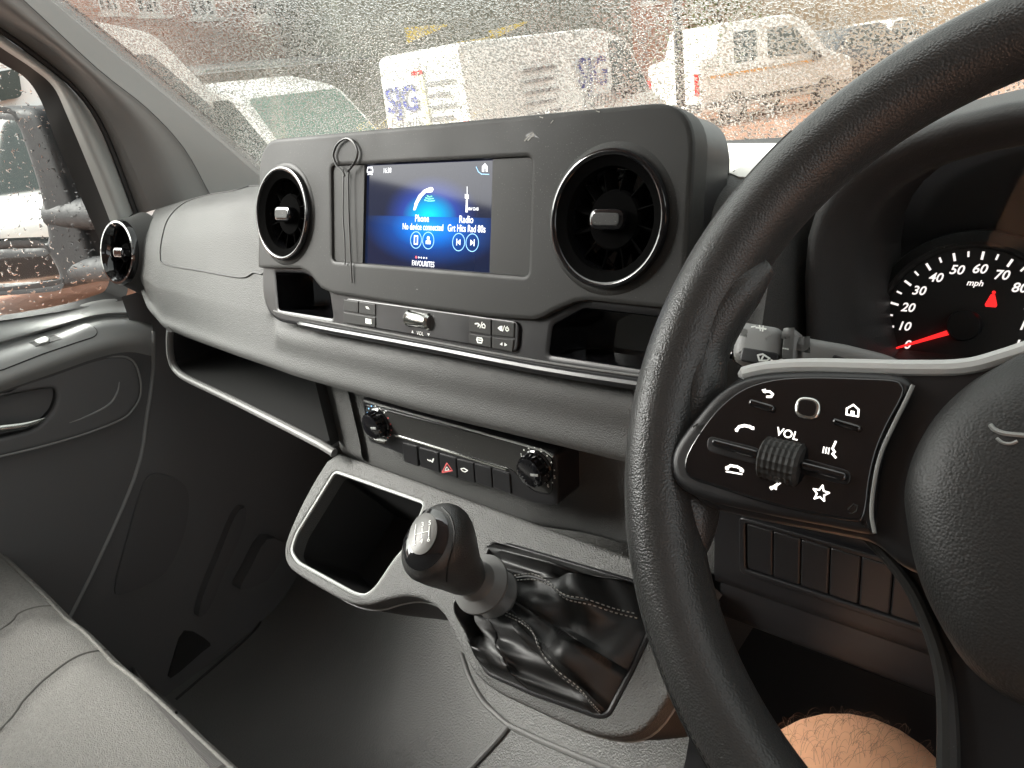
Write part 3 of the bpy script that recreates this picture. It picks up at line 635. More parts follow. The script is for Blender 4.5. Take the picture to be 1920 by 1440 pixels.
def dial(px, nb, nums, colours=False):
    c = HV.p(px, HF + .006); R = .0145
    mb = MB(); mb.lathe([(R * 1.12, HF - .001), (R * 1.12, HF + .001), (R * 1.02, HF + .002)], HV, c, 32); mb.build('dial_base', m_gloss, clim)
    mb = MB(); n = 20; rows = []
    for r, h in ((1.0, .0), (1.0, .009), (.93, .0125), (.78, .0135)):
        rows.append([HV.at(c[0] + R * r * (1 + .035 * math.cos(k * math.pi)) * math.cos(math.pi * k / n), c[1] + R * r * (1 + .035 * math.cos(k * math.pi)) * math.sin(math.pi * k / n), HF + h) for k in range(2 * n)])
    mb.loft(rows, cu=True); mb.fan(rows[-1]); d = mb.build('dial', m_gloss, clim, smooth=30)
    mb = MB(); mb.stroke(HV, [(c[0] + R * .25, c[1]), (c[0] + R * .75, c[1] + R * .1)], .002, HF + .0135, HF + .0142); mb.build('pointer', m_satin, d, smooth=0)
    for k in range(nb):
        a = math.radians(200 - 260 * k / (nb - 1)); r0 = R * 1.30
        col = m_white
        if colours: col = m_uiblue if k < nb * .35 else (m_white if k < nb * .6 else m_red_print)
        q = (c[0] + r0 * math.cos(a), c[1] + r0 * math.sin(a))
        if nums and k % 2 == 0: text(str(k // 2), HV, q, .0048, col, 'dial_mark', d, h=HF + .0003, bold=.02)
        else: mb = MB(); mb.plate(HV, circ(q, .0007 if nums else .0009, 8), HF, HF + .0003, back=False); mb.build('dial_mark', col, d, smooth=0)
dial((703, 796), 13, False, True); dial((1000, 881), 13, True)
bx_ = [(755, 831, 782, 838), (786, 840, 822, 850), (824, 851, 855, 860), (857, 861, 888, 869), (890, 870, 921, 878), (923, 879, 956, 889)]
ks = []
for i, (a, b, c, d) in enumerate(bx_):
    pts = [HV.p(q, HF) for q in [(a, b - 1), (c, d - 1), (c + 3, d + 37), (a + 3, b + 34)]]
    mb = MB(); mb.plate(HV, rounded(pts, .0015), HP - .002, HF + .0008, bev=.0008); ks.append(mb.build('button', m_deep, clim, smooth=40))
H2 = HF + .0010
hvS = lambda mb, pts, wd, cl=False: mb.stroke(HV, [HV.p(q, H2) for q in pts], wd, H2, H2 + .00015, cl)
mb = MB(); hvS(mb, [(829, 886), (838, 868), (848, 882)], .0011, True); mb.build('hazard_icon', m_red_print, ks[2], smooth=0, weld=False)
mb = MB(); hvS(mb, [(834, 882), (838, 875), (842, 881)], .0006, True); mb.build('hazard_inner', m_white, ks[2], smooth=0, weld=False)
mb = MB(); hvS(mb, [(806, 863), (811, 866), (813, 860)], .0013); hvS(mb, [(802, 862), (805, 864)], .0009); mb.build('airflow_icon', m_white, ks[1], smooth=0, weld=False)
mb = MB(); hvS(mb, [(864, 879), (870, 878), (877, 882), (872, 885), (867, 883)], .001, True); mb.build('car_icon', m_white, ks[3], smooth=0, weld=False)

# ------------------------------------------------------------------ gear console: storage bin, top, gaiter frame
GN = unit(A3(0, -.62, .78)); GO = PY((620, 868), .425); GF = Frame(GO, (1, 0, 0), unit(np.cross(GN, A3(1, 0, 0))), GN)
gcon = thing('gear_console', 'grey moulded gear console with an open storage bin', 'gear console', (-.5, .38, -.62))
g = lambda px, h=0.0: GF.p(px, h)
edge = [(613, 864), (590, 900), (562, 952), (541, 1000), (533, 1030), (538, 1058), (560, 1078), (610, 1108), (650, 1128), (690, 1133), (730, 1122), (765, 1117), (800, 1126), (830, 1150), (850, 1190), (868, 1225), (890, 1262), (930, 1296), (1000, 1330), (1080, 1366), (1150, 1382), (1200, 1372), (1240, 1330), (1268, 1270), (1280, 1190)]
edge2 = [g(q) for q in edge]
outline = [tuple(q) for q in cat([A3(*q) for q in edge2], 3)] + [(edge2[-1][0] + .01, .014), (edge2[0][0] + .012, .014)]
binp = rounded([g(q) for q in [(626, 881), (797, 941), (764, 1022), (741, 1046), (702, 1104), (682, 1118), (660, 1112), (556, 1055), (542, 1033), (552, 1000)]], .008, 4)
gai = rounded([g(q) for q in [(946, 1020), (1192, 1092), (1220, 1180), (1185, 1255), (1140, 1340), (1120, 1342), (1000, 1300), (915, 1262), (893, 1225), (884, 1185), (905, 1110)]], .006, 4)
mb = MB(); mb.plate(GF, outline, -.022, 0, holes=[binp, gai], bev=.0032, back=False); mb.build('top_cover', m_gcon, gcon, smooth=45)
o2 = inset(ccw(outline), .003)
mb = MB(); ring = lambda h, d, dn=0.0: [GF.at(q[0], q[1], h) + A3(0, d, -dn) for q in inset(ccw(outline), .004)]
mb.loft([ring(-.0205, 0), ring(-.026, .004, .008), ring(-.035, .03, .03), ring(-.05, .07, .06)], cu=True); mb.build('side_skirt', m_dark, gcon, smooth=60)
mb = MB(); mb.well(GF, inset(ccw(binp), -.001), -.015, .10, .012); mb.build('storage_bin', m_shelf, gcon, smooth=50)
mb = MB(); mb.tube([GF.at(*q, -.003) for q in inset(ccw(binp), .0005)], .0022, 8, closed=True); mb.build('bin_rim', m_satin, gcon)
mb = MB(); mb.tube([GF.at(*q, -.021) for q in ccw(outline)[2:-2]], .0012, 6); mb.build('edge_seam', m_doorpl, gcon)
mb = MB(); mb.tube([GF.at(*q, -.001) for q in gai], .0026, 8, closed=True); mb.build('gaiter_frame', m_deep, gcon)

# ------------------------------------------------------------------ gear lever
LB = GF.P((925, 1108), .035)
kn_c = ray((790, 1015)); kn_c = kn_c / kn_c[2] * 1.0
def dep(px, Z): r = RC @ np.array([(px[0] - 960) / FOC * Z, (px[1] - 720) / FOC * Z, Z]); return r
L0, L1 = dep((914, 1103), .645), dep((769, 1009), .562)
m_collar = mat('grey collar plastic', (.10, .10, .098), .42)
ax = unit(L1 - L0)
lev = thing('gear_lever', 'black gear lever with numbered knob and stitched leatherette gaiter', 'gear lever', GF.P((1030, 1200), -.02))
lx = unit(np.cross(ax, A3(0, 0, 1))); ly = np.cross(ax, lx)
LF = Frame(L0, lx, ly, ax)
ln = np.linalg.norm(L1 - L0)
mb = MB(); mb.lathe([(.0, -.016), (.0215, -.016), (.0226, -.0145), (.0222, -.012), (.0155, -.007), (.0128, -.003), (.0128, .012)], LF, (0, 0), 40); mb.build('lower_collar', m_collar, lev, smooth=25)
mb = MB(); mb.lathe([(.0128, .009), (.0258, .0095), (.0265, .0107), (.0260, .0127), (.0175, .0185), (.0150, .024), (.0145, .031)], LF, (0, 0), 44); mb.build('reverse_ring', m_collar, lev, smooth=25)
# knob body: neck rising into a rounded head that leans towards the driver's side
fr_n = unit(0.62 * ax + 0.10 * A3(0, -1, 0) - 0.55 * unit(L1) )            # direction the badge faces
mb = MB(); rows = []
hd = unit(np.cross(ax, unit(L1))); up_ = unit(np.cross(hd, ax))
if np.dot(hd, RC[:, 1]) > 0: hd = -hd
for s_, rx, ry, du in ((.028, .0145, .0145, 0), (.036, .018, .018, 0), (.046, .0195, .0205, .001), (.058, .021, .025, .004), (.070, .0235, .0295, .0065), (.082, .0255, .0325, .008), (.092, .0258, .0325, .008), (.099, .0228, .029, .008), (.1035, .0168, .0215, .008), (.106, .0085, .0115, .008), (.1068, .0002, .0003, .008)):
    rows.append([L0 + ax * s_ + hd * (du + ry * math.sin(a)) + up_ * rx * math.cos(a) for a in [2 * math.pi * k / 28 for k in range(28)]])
mb.loft(rows, cu=True, nv=3); knob = mb.build('knob', m_leather, lev, smooth=80); kb = mb.bvh()
def proj(P): c_ = RC.T @ P; return (c_[0] / c_[2] * FOC + 960, c_[1] / c_[2] * FOC + 720)
pole = L0 + ax * .1068 + hd * .008; BX = unit(RC[:, 0] - ax * np.dot(RC[:, 0], ax)); BF = Frame(pole, BX, np.cross(ax, BX), ax)
pan = [proj(BF.at(.0205 * math.cos(a), -.003 + .0245 * math.sin(a), -.004)) for a in [2 * math.pi * k / 36 for k in range(36)]]
mb = MB(); patch(mb, pan, kb, .0010, step=6); mb.build('knob_insert', m_gloss, knob, smooth=60)
bd = [proj(BF.at(.0125 * math.cos(a), .0165 * math.sin(a), -.001)) for a in [2 * math.pi * k / 36 for k in range(36)]]
mb = MB(); patch(mb, bd, kb, .0020, step=5); badge = mb.build('gear_badge', mat('dull grey badge', (.07, .068, .063), .4, metal=.1), knob, smooth=60)
HB_ = .0026
for s_, c_ in [('1', (-.0065, .0068)), ('3', (.0, .0068)), ('5', (.0065, .0068)), ('2', (-.0065, -.0068)), ('4', (.0, -.0068)), ('6', (.0065, -.0068))]:
    text(s_, BF, c_, .0056, m_white, 'gear_number', badge, h=HB_ - .0006)
mb = MB()
for pts in [[(-.0065, 0), (.0065, 0)], [(-.0065, -.004), (-.0065, .004)], [(0, -.004), (0, .004)], [(.0065, -.004), (.0065, .004)]]: mb.stroke(BF, pts, .0006, HB_ - .0008, HB_ - .0004)
mb.build('gear_pattern', m_white, badge, smooth=0, weld=False)
mb = MB(); sm = [(829, 952), (845, 970), (852, 1000), (848, 1030), (840, 1060), (838, 1090)]
mb.tube(lie(sm, kb, .0003, 5), .0008, 6); mb.build('knob_seam', m_gaiter, knob)
# gaiter: folded sleeve from the frame up to the collar
gc = np.mean(gai, axis=0); rng = random.Random(4); rows = []
N = 96; gl = cat([A3(*q) for q in ccw(gai)], 4, True); idx = np.linspace(0, len(gl), N, endpoint=False).astype(int); base = [gl[i] for i in idx]
top_c = L0 - ax * .014
tri = [math.atan2(q[1] - gc[1], q[0] - gc[0]) for q in base]
for j, t in enumerate(np.linspace(0, 1, 22)):
    row = []
    for i, q in enumerate(base):
        P0 = GF.at(q[0], q[1], -.004); a = tri[i]
        Q = top_c + lx * .0185 * math.cos(a) + ly * .0185 * math.sin(a)
        dirs = GF.ex * math.cos(a) + GF.ey * math.sin(a)
        Q = top_c + unit(dirs - ax * np.dot(dirs, ax)) * .0185
        s2 = t ** 1.15
        P = P0 * (1 - s2) + Q * s2
        bel = math.sin(math.pi * min(1, t * 1.02)) 
        fold = .0085 * bel * math.sin(5 * a + 7 * t + 1.2 * math.sin(3 * a)) + .006 * bel * math.sin(15 * t + 3 * math.cos(a + .7) + 2 * a) + .004 * bel * math.sin(9 * a - 9 * t)
        edge_puff = .006 * math.exp(-((t - .16) / .12) ** 2)
        P = P + GF.n * (.021 * bel + fold + edge_puff)
        row.append(P)
    rows.append(row)
mb = MB(); mb.loft(rows, cu=True, nv=2); gt = mb.build('gaiter', m_gaiter, lev, smooth=180); gb = mb.bvh()
m_thread = mat('grey stitching', (.28, .27, .25), .7)
for line in ([(968, 1083), (1000, 1082), (1030, 1095), (1060, 1118), (1100, 1128), (1150, 1145), (1196, 1156)], [(946, 1150), (975, 1165), (1000, 1188), (1015, 1222), (1045, 1258), (1085, 1290), (1110, 1320), (1128, 1338)]):
    for off_ in (-4.5, 4.5):
        pts = [(p[0] + off_ * .6, p[1] + off_) for p in line]
        L = lie(pts, gb, .0006, 10)
        for i in range(0, len(L) - 2, 2):
            if np.linalg.norm(L[i + 1] - L[i]) < .02:
                mb = MB(); mb.tube([L[i], L[i + 1]], .00055, 5); mb.build('stitch', m_thread, gt, smooth=60)
    L = lie(line, gb, .0001, 10); mb = MB(); mb.tube(L, .0011, 6); mb.build('seam', m_gaiter, gt)

# ------------------------------------------------------------------ steering wheel
WA = math.radians(34.3); WC = A3(.0094, .3018, -.1526); WR = .185; Wr = .0172
WF = Frame(WC, (1, 0, 0), (0, math.sin(WA), math.cos(WA)), (0, -math.cos(WA), math.sin(WA)))
sw = thing('steering_wheel', 'black leather steering wheel with gloss button panel on its left spoke', 'steering wheel', WC + A3(0, .1, -.2))
mb = MB(); rows = []
for k in range(160):
    a = 2 * math.pi * k / 160; d = WF.ex * math.cos(a) + WF.ey * math.sin(a)
    rr = Wr * (1 + .05 * math.exp(-((math.degrees(a) - 180) / 30) ** 2))
    rows.append([WC + d * (WR + rr * math.cos(q) * 1.0) + WF.n * rr * 1.12 * math.sin(q) for q in [2 * math.pi * j / 28 for j in range(28)]])
mb.loft(rows, cu=True, cv=True); rimo = mb.build('rim', m_leather, sw, smooth=180)
mb = MB(); pts = []
for k in range(140, 256):
    a = math.radians(k); d = WF.ex * math.cos(a) + WF.ey * math.sin(a); q = math.radians(38); pts.append(WC + d * (WR + Wr * math.cos(q)) + WF.n * Wr * 1.13 * math.sin(q))
mb.tube(pts, .0007, 6); mb.build('rim_seam', m_gaiter, rimo)
for k in range(150, 250):                                       # one stitch every degree or so along the seam
    a = math.radians(k); d = WF.ex * math.cos(a) + WF.ey * math.sin(a); q = math.radians(50)
    a2 = math.radians(k + .55); d2 = WF.ex * math.cos(a2) + WF.ey * math.sin(a2)
    f_ = lambda dd: WC + dd * (WR + Wr * math.cos(q)) + WF.n * Wr * 1.125 * math.sin(q)
    mb = MB(); mb.tube([f_(d), f_(d2)], .0004, 5); mb.build('rim_stitch', m_gaiter, rimo, smooth=60)
# thumb rests: leather swelling on the inside of the rim
def grip(pxs, rad):
    mb = MB(); mb.tube([WF.P(q, h) for q, h in pxs], rad, 20, n=5); mb.build('thumb_rest', m_leather, sw, smooth=80)
grip([((1440, 496), -.002), ((1395, 535), 0), ((1348, 590), .0), ((1314, 660), -.001), ((1305, 745), -.002), ((1300, 830), -.006)], [.005, .0110, .0135, .0140, .0140, .011])
grip([((1282, 905), -.006), ((1290, 940), -.007), ((1298, 985), -.007), ((1300, 1060), -.006)], [.010, .0145, .012, .004])
# left spoke: backing, bright upper edge, button panel
w2 = lambda px, h=0.0: WF.p(px, h)
HSP = .0115
spoke = [(1268, 850), (1290, 800), (1330, 748), (1382, 702), (1438, 690), (1523, 684), (1700, 688), (1807, 686), (1877, 668), (1960, 640), (2050, 700), (2050, 1100), (1760, 1090), (1690, 1066), (1640, 1016), (1560, 1000), (1420, 974), (1320, 950), (1272, 905)]
mb = MB(); mb.plate(WF, rounded([w2(q, HSP) for q in spoke], .006, 4), -.022, HSP, bev=.004); mb.build('spoke', m_deep, sw, smooth=45)
te = cat([WF.P(q, HSP - .0005) for q in [(1385, 703), (1438, 691), (1523, 686), (1700, 690), (1807, 688), (1877, 671), (1940, 650)]], 5)
mb = MB(); mb.tube(te, [.001] + [.0034] * (len(te) - 1), 10); mb.build('spoke_upper_trim', m_silver, sw)
trim = [(1256, 880), (1262, 838), (1300, 785), (1345, 735), (1395, 707), (1460, 697), (1560, 695), (1668, 699), (1704, 712), (1706, 735), (1672, 800), (1650, 860), (1640, 930), (1638, 990), (1624, 1000), (1560, 988), (1440, 965), (1330, 940), (1275, 915)]
HB = .0165
mb = MB(); mb.plate(WF, [tuple(q) for q in cat([A3(*w2(q, HB)) for q in trim], 3, True)], .008, HB, bev=.0028); mb.build('panel_trim', m_deep, sw, smooth=45)
pnl = [(1283, 880), (1287, 850), (1318, 800), (1352, 760), (1395, 728), (1450, 711), (1520, 706), (1610, 708), (1672, 711), (1690, 720), (1692, 742), (1664, 795), (1643, 845), (1630, 900), (1624, 950), (1616, 974), (1600, 978), (1540, 968), (1440, 945), (1340, 913), (1295, 897)]
HPn = .0178
mb = MB(); mb.plate(WF, [tuple(q) for q in cat([A3(*w2(q, HPn)) for q in pnl], 3, True)], .010, HPn, bev=.0008); pan_o = mb.build('button_panel', m_gloss, sw, smooth=45)
mb = MB(); mb.tube([WF.P(q, HPn - .001) for q in cat([A3(*q) for q in [(1640, 1000), (1634, 960), (1640, 900), (1652, 850), (1674, 800), (1700, 748), (1712, 722)]], 4)], .0008, 8); mb.build('panel_chrome', m_satin, sw)
def wkey(pts, r, h=.0022, m=None, name='button', bev=.0009):
    mb = MB(); mb.plate(WF, rounded([w2(q, HPn) for q in pts], r), HPn - .001, HPn + h, bev=bev); return mb.build(name, m or m_gloss, sw, smooth=45)
wkey([(1408, 748), (1455, 762), (1452, 775), (1405, 761)], .0015); wkey([(1564, 784), (1617, 800), (1614, 811), (1562, 796)], .0015)
tp = wkey([(1494, 742), (1541, 748), (1536, 790), (1488, 782)], .005, .0012, m_chrome, 'touch_pad_frame'); 
mb = MB(); mb.plate(WF, rounded([w2(q, HPn) for q in [(1499, 748), (1535, 753), (1531, 784), (1495, 777)]], .004), HPn, HPn + .0016, bev=.0003); mb.build('touch_pad', m_gloss, tp, smooth=45)
wkey([(1328, 817), (1428, 842), (1422, 872), (1326, 846)], .003, .0006, m_deep, 'key_well', .0003); wkey([(1340, 824), (1428, 847), (1424, 862), (1340, 838)], .002, .004)
wkey([(1502, 858), (1597, 884), (1592, 912), (1500, 888)], .003, .0006, m_deep, 'key_well', .0003); wkey([(1505, 866), (1592, 889), (1589, 904), (1503, 881)], .002, .004)
# knurled volume roller
r0, r1 = WF.P((1429, 856), HPn), WF.P((1504, 874), HPn); rax = unit(r1 - r0); ru = unit(np.cross(WF.n, rax)); n = 36; rows = []
for j in range(15):
    t = j / 14; row = []
    for k in range(n):
        a = 2 * math.pi * k / n; kk = .0002 if (k % 2 == 0) else -.0002; kj = .0002 if j % 2 else -.0002
        rad = (.0078 if 0 < j < 14 else .0066) + kk + kj
        row.append(r0 + (r1 - r0) * t + rad * (math.cos(a) * ru * 1.15 + math.sin(a) * WF.n * .95))
    rows.append(row)
mb = MB(); mb.loft(rows, cu=True); mb.fan(rows[0]); mb.fan(rows[-1]); mb.build('volume_roller', m_bezel, sw, smooth=20)
HG = HPn + .0002
text('VOL', WF, w2((1476, 814), HG), .0050, m_lit, 'panel_text', pan_o, h=HG, rot=-.06, bold=.012)
def wicon(fn): mb = MB(); fn(mb); mb.build('panel_icon', m_lit, pan_o, smooth=0, weld=False)
WS = lambda mb, pts, wd=.001, cl=False: mb.stroke(WF, [w2(q, HG) for q in pts], wd * .72, HG, HG + .00015, cl)
WP = lambda mb, pts: mb.plate(WF, [w2(q, HG) for q in pts], HG, HG + .00015, back=False)
wicon(lambda mb: (WS(mb, [(1432, 734), (1443, 734), (1449, 739), (1446, 744), (1438, 744)], .0013), WP(mb, [(1428, 731), (1436, 729), (1435, 738)])))
wicon(lambda mb: (WS(mb, [(1587, 777), (1588, 766), (1600, 759), (1610, 768), (1609, 781)], .0009, True), WP(mb, [(1595, 778), (1595, 770), (1602, 771), (1602, 779)])))
wicon(lambda mb: (WS(mb, [(1381, 806), (1386, 800), (1396, 798), (1406, 800), (1411, 803)], .0017), WP(mb, [(1378, 804), (1385, 805), (1383, 810), (1379, 809)]), WP(mb, [(1407, 800), (1414, 800), (1414, 806), (1408, 805)])))
wicon(lambda mb: (WS(mb, [(1363, 877), (1370, 873), (1382, 875), (1391, 880)], .0015), WP(mb, [(1360, 875), (1367, 876), (1366, 881), (1360, 880)]), WP(mb, [(1388, 879), (1395, 881), (1394, 886), (1387, 884)]), WS(mb, [(1362, 884), (1391, 889)], .0009)))
wicon(lambda mb: (WS(mb, [(1567, 828), (1561, 841), (1565, 847), (1561, 851), (1567, 858)], .0011), WS(mb, [(1555, 840), (1553, 851)], .0006), WS(mb, [(1550, 839), (1548, 850)], .0006), WS(mb, [(1545, 838), (1543, 849)], .0006)))
star = []
for k in range(10):
    a = math.pi / 2 + k * math.pi / 5; r = .0033 if k % 2 == 0 else .0015; c = w2((1539, 925), HG); star.append((c[0] + r * math.cos(a), c[1] + r * math.sin(a)))
wicon(lambda mb: mb.stroke(WF, star, .0006, HG, HG + .00015, True))
wicon(lambda mb: (WP(mb, [(1444, 912), (1449, 911), (1458, 905), (1456, 919), (1448, 915), (1443, 916)]), WS(mb, [(1446, 918), (1463, 906)], .0007)))
# scrapes on the gloss panel
for pts, wd in (([(1590, 955), (1600, 945), (1608, 948), (1606, 958), (1597, 963), (1592, 961)], .0004), ([(1516, 752), (1527, 770), (1529, 781)], .0004), ([(1300, 800), (1308, 795), (1306, 806), (1312, 812)], .0008)):
    mb = MB(); mb.stroke(WF, [w2(q, HG) for q in pts], wd, HG, HG + .0001); mb.build('scrape', m_bezel, pan_o, smooth=0, weld=False)
# lower spoke and its bright edge
ls = [(1618, 1000), (1668, 1050), (1712, 1110), (1748, 1190), (1768, 1262), (1776, 1330), (1778, 1420), (1776, 1560), (2150, 1560), (2150, 1000)]
mb = MB(); mb.plate(WF, [w2(q, -.008) for q in ls], -.03, -.008, bev=.002); mb.build('lower_spoke', m_deep, sw, smooth=45)
mb = MB(); L = cat([WF.P(q, -.006) for q in ls[:8]], 4); mb.tube(L, [.0022 + .0022 * i / len(L) for i in range(len(L))], 10); mb.build('lower_spoke_trim', m_bezel, sw)
# airbag cover: a domed pad with a soft edge
hub = [(1700, 990), (1694, 920), (1712, 850), (1752, 780), (1810, 722), (1870, 684), (1930, 656), (2060, 640), (2200, 720), (2260, 900), (2220, 1120), (2120, 1290), (2000, 1350), (1900, 1318), (1810, 1248), (1744, 1140), (1714, 1060)]
hb = [A3(*w2(q, .012)) for q in hub]; hb = cat(hb, 4, True); c = sum(hb) / len(hb)
mb = MB(); rows = [[WF.at(*(c + (q - c) * s_), h) for q in hb] for s_, h in ((1.0, -.006), (1.005, .004), (.995, .010), (.97, .0155), (.92, .020), (.82, .0245), (.65, .0285), (.4, .031), (.15, .032), (.001, .0322))]
mb.loft(rows, cu=True, nv=2); pad = mb.build('airbag_cover', m_pad, sw, smooth=80); pb = mb.bvh()
mb = MB(); mb.tube(lie([(1857, 797), (1866, 806), (1885, 813), (1925, 817)], pb, .0002, 5), .0009, 6); mb.tube(lie([(1869, 822), (1880, 830), (1895, 832), (1908, 827)], pb, .0002, 5), .0006, 6); mb.build('embossed_emblem', m_satin, pad)

# ------------------------------------------------------------------ wiper stalk
SN = WF.n; SF = Frame(WF.at(0, 0, -.055), WF.ex, WF.ey, WF.n)
st = thing('wiper_stalk', 'black wiper stalk reaching left behind the steering wheel', 'wiper stalk', SF.P((1690, 700), 0))
s2 = lambda px: SF.p(px, .012)
def seg(name, pts, m, h0=-.012, h1=.012, bev=.005, r=.003, par=st):
    mb = MB(); mb.plate(SF, rounded([s2(q) for q in pts], r), h0, h1, bev=bev); return mb.build(name, m, par, smooth=50)
m_stalk = mat('grey stalk plastic', (.2, .2, .195), .42, bump=('noise', 1500, .2, .0003))
hd_ = seg('rotary_end', [(1376, 598), (1466, 612), (1460, 694), (1366, 676)], m_stalk, r=.006)
seg('end_cap', [(1366, 606), (1380, 600), (1371, 676), (1357, 668)], m_gloss, -.010, .010, .003, .002)
seg('collar', [(1466, 611), (1487, 614), (1497, 626), (1490, 700), (1460, 694)], m_stalk, -.0125, .0125, .004, .001)
seg('shaft', [(1485, 624), (1580, 640), (1650, 657), (1690, 672), (1740, 720), (1486, 720)], m_stalk, -.0105, .0105, .005, .002)
seg('grip_panel', [(1392, 650), (1460, 662), (1456, 690), (1386, 676)], m_deep, .009, .0125, .0008, .002, hd_)
seg('finger_pad', [(1560, 662), (1680, 700), (1640, 715), (1552, 705)], m_deep, .008, .0112, .0008, .002)
HT = .0130
SS = lambda mb, pts, wd, cl=False: mb.stroke(SF, [SF.p(q, HT) for q in pts], wd, HT, HT + .0002, cl)
mb = MB(); SS(mb, [(1421, 666), (1430, 664), (1443, 672), (1438, 676), (1424, 676)], .0009, True); SS(mb, [(1427, 676), (1431, 668)], .0009); mb.plate(SF, [SF.p(q, HT) for q in [(1445, 673), (1451, 676), (1445, 679)]], HT, HT + .0002, back=False); mb.build('wiper_icon', m_white, hd_, smooth=0, weld=False)
mb = MB(); SS(mb, [(1409, 613), (1416, 612)], .0008); SS(mb, [(1418, 614), (1436, 617)], .0009); SS(mb, [(1424, 610), (1426, 620)], .0007); SS(mb, [(1431, 611), (1430, 621)], .0007); mb.build('wash_icon', m_white, hd_, smooth=0, weld=False)
mb = MB(); mb.stroke(SF, circ(SF.p((1464.5, 679.5), HT), .0016, 12), .0007, HT, HT + .0002, True)
for k in range(3): SS(mb, [(1468 + 4 * k, 653 + .8 * k), (1470 + 4 * k, 653.4 + .8 * k)], .0007)
mb.build('stalk_marks', m_white, st, smooth=0, weld=False)

# ------------------------------------------------------------------ instrument cluster
DT = math.radians(18); DF = Frame(PY((1810, 610), .55), (1, 0, 0), (0, math.sin(DT), math.cos(DT)), (0, -math.cos(DT), math.sin(DT)))
cl = thing('instrument_cluster', 'dark instrument binnacle with lit speedometer behind the steering wheel', 'instrument cluster', (-.0, .56, -.26))
cx, cz = .0, -.145
def hood(sx, sz, y, dz=0.0, n=40):
    pts = []
    for k in range(n):
        a = 2 * math.pi * k / n; e = .72
        ca, sa = math.cos(a), math.sin(a)
        pts.append(A3(cx + sx * math.copysign(abs(ca) ** e, ca), y - .09 * (sz * math.copysign(abs(sa) ** e, sa)) * 0 , cz + dz + sz * (1.5 if sa < 0 else 1.0) * math.copysign(abs(sa) ** e, sa)))
    return pts
PYh = lambda px: PY(px, .47)
xh = PYh((1507, 560))[0]
mb = MB(); mb.loft([hood(-xh + .012, .108, .56, -.005), hood(-xh + .006, .106, .50, -.003), hood(-xh + .001, .103, .474), hood(-xh - .003, .099, .468), hood(-xh - .010, .092, .470), hood(-xh - .022, .080, .488), hood(-xh - .026, .077, .52), hood(-xh - .028, .075, .58)], cu=True, nv=2)
mb.build('binnacle_hood', m_dark, cl, smooth=80)
mb = MB(); bz = hood(-xh - .024, .080, .585); mb.fan(bz); mb.build('cluster_back', m_deep, cl)
dR = .0515
mb = MB(); mb.plate(DF, circ((0, 0), dR, 64), -.006, 0); mb.build('dial_face', mat('dial grey', (.022, .022, .022), .5), cl)
mb = MB(); mb.lathe([(dR + .0005, .0), (dR + .002, .004), (dR + .004, .0045), (dR + .011, -.001), (dR + .013, -.008)], DF, (0, 0), 64); mb.build('dial_ring', m_bezel, cl)
m_num = mat('lit dial numerals', (.6, .6, .6), .5, emit=(1, .93, .88), es=.28); m_need = mat('lit red needle', (.5, .02, .02), .4, emit=(1, .02, .02), es=.40)
def dpt(r, deg): return (r * math.cos(math.radians(deg)), r * math.sin(math.radians(deg)))
a60 = math.degrees(math.atan2(*DF.p((1839, 494))[::-1])); aZ = math.degrees(math.atan2(*DF.p((1676, 655))[::-1])) % 360
stepd = (aZ - a60) / 6.0
for k in range(0, 25):
    deg = aZ - stepd * k / 2; big = k % 2 == 0
    mb = MB(); mb.stroke(DF, [dpt(.0490, deg), dpt(.0445 if big else .0460, deg)], .0015 if big else .0012, .0002, .0004); mb.build('dial_tick', m_num, cl, smooth=0, weld=False)
    if big: text(str(k * 5), DF, dpt(.0378 if k < 19 else .036, deg), .0086, m_num, 'dial_number', cl, h=.0003, shear=.22, bold=.018)
text('mph', DF, DF.p((1828, 531)), .0055, m_num, 'dial_unit', cl, h=.0003, shear=.22, bold=.02)
nd = DF.p((1680, 653), .003); q0 = DF.p((1783, 622), .003)
d_ = unit(A3(*nd) - A3(*q0)); p_ = A3(-d_[1], d_[0])
mb = MB(); mb.plate(DF, [tuple(A3(*q0) + p_ * .0017), tuple(A3(*q0) - p_ * .0017), tuple(A3(*nd) - p_ * .0006), tuple(A3(*nd) + p_ * .0006)], .003, .0042); mb.build('needle', m_need, cl, smooth=0)
mb = MB(); mb.lathe([(.0105, .0), (.0105, .006), (.0095, .0078), (0, .008)], DF, (0, 0), 32); mb.build('needle_hub', m_deep, cl)
wc = DF.p((1860, 563)); x, y = wc
mb = MB(); mb.plate(DF, circ((x + .0003, y + .0052), .0011, 10), .0002, .0005, back=False); mb.plate(DF, [(x - .0012, y + .0038), (x + .0012, y + .0038), (x + .0034, y - .0030), (x + .0028, y - .0044), (x - .0030, y - .0044), (x - .0036, y - .0030)], .0002, .0005, back=False); mb.build('seat_belt_lamp', m_need, cl, smooth=0, weld=False)
m_gl = bpy.data.materials.new('cluster lens'); m_gl.use_nodes = True; t = m_gl.node_tree; t.nodes.clear()
o_ = t.nodes.new('ShaderNodeOutputMaterial'); a_ = t.nodes.new('ShaderNodeBsdfTransparent'); b_ = t.nodes.new('ShaderNodeBsdfGlossy'); b_.inputs['Roughness'].default_value = .04; f_ = t.nodes.new('ShaderNodeFresnel'); f_.inputs[0].default_value = 1.45; x_ = t.nodes.new('ShaderNodeMixShader')
t.links.new(f_.outputs[0], x_.inputs[0]); t.links.new(a_.outputs[0], x_.inputs[1]); t.links.new(b_.outputs[0], x_.inputs[2]); t.links.new(x_.outputs[0], o_.inputs[0])
mb = MB(); hz_ = [q + A3(0, (q[2] - cz) * -.25, 0) for q in hood(-xh - .0255, .079, .52)]; mb.fan(hz_); mb.build('lens', m_gl, cl)
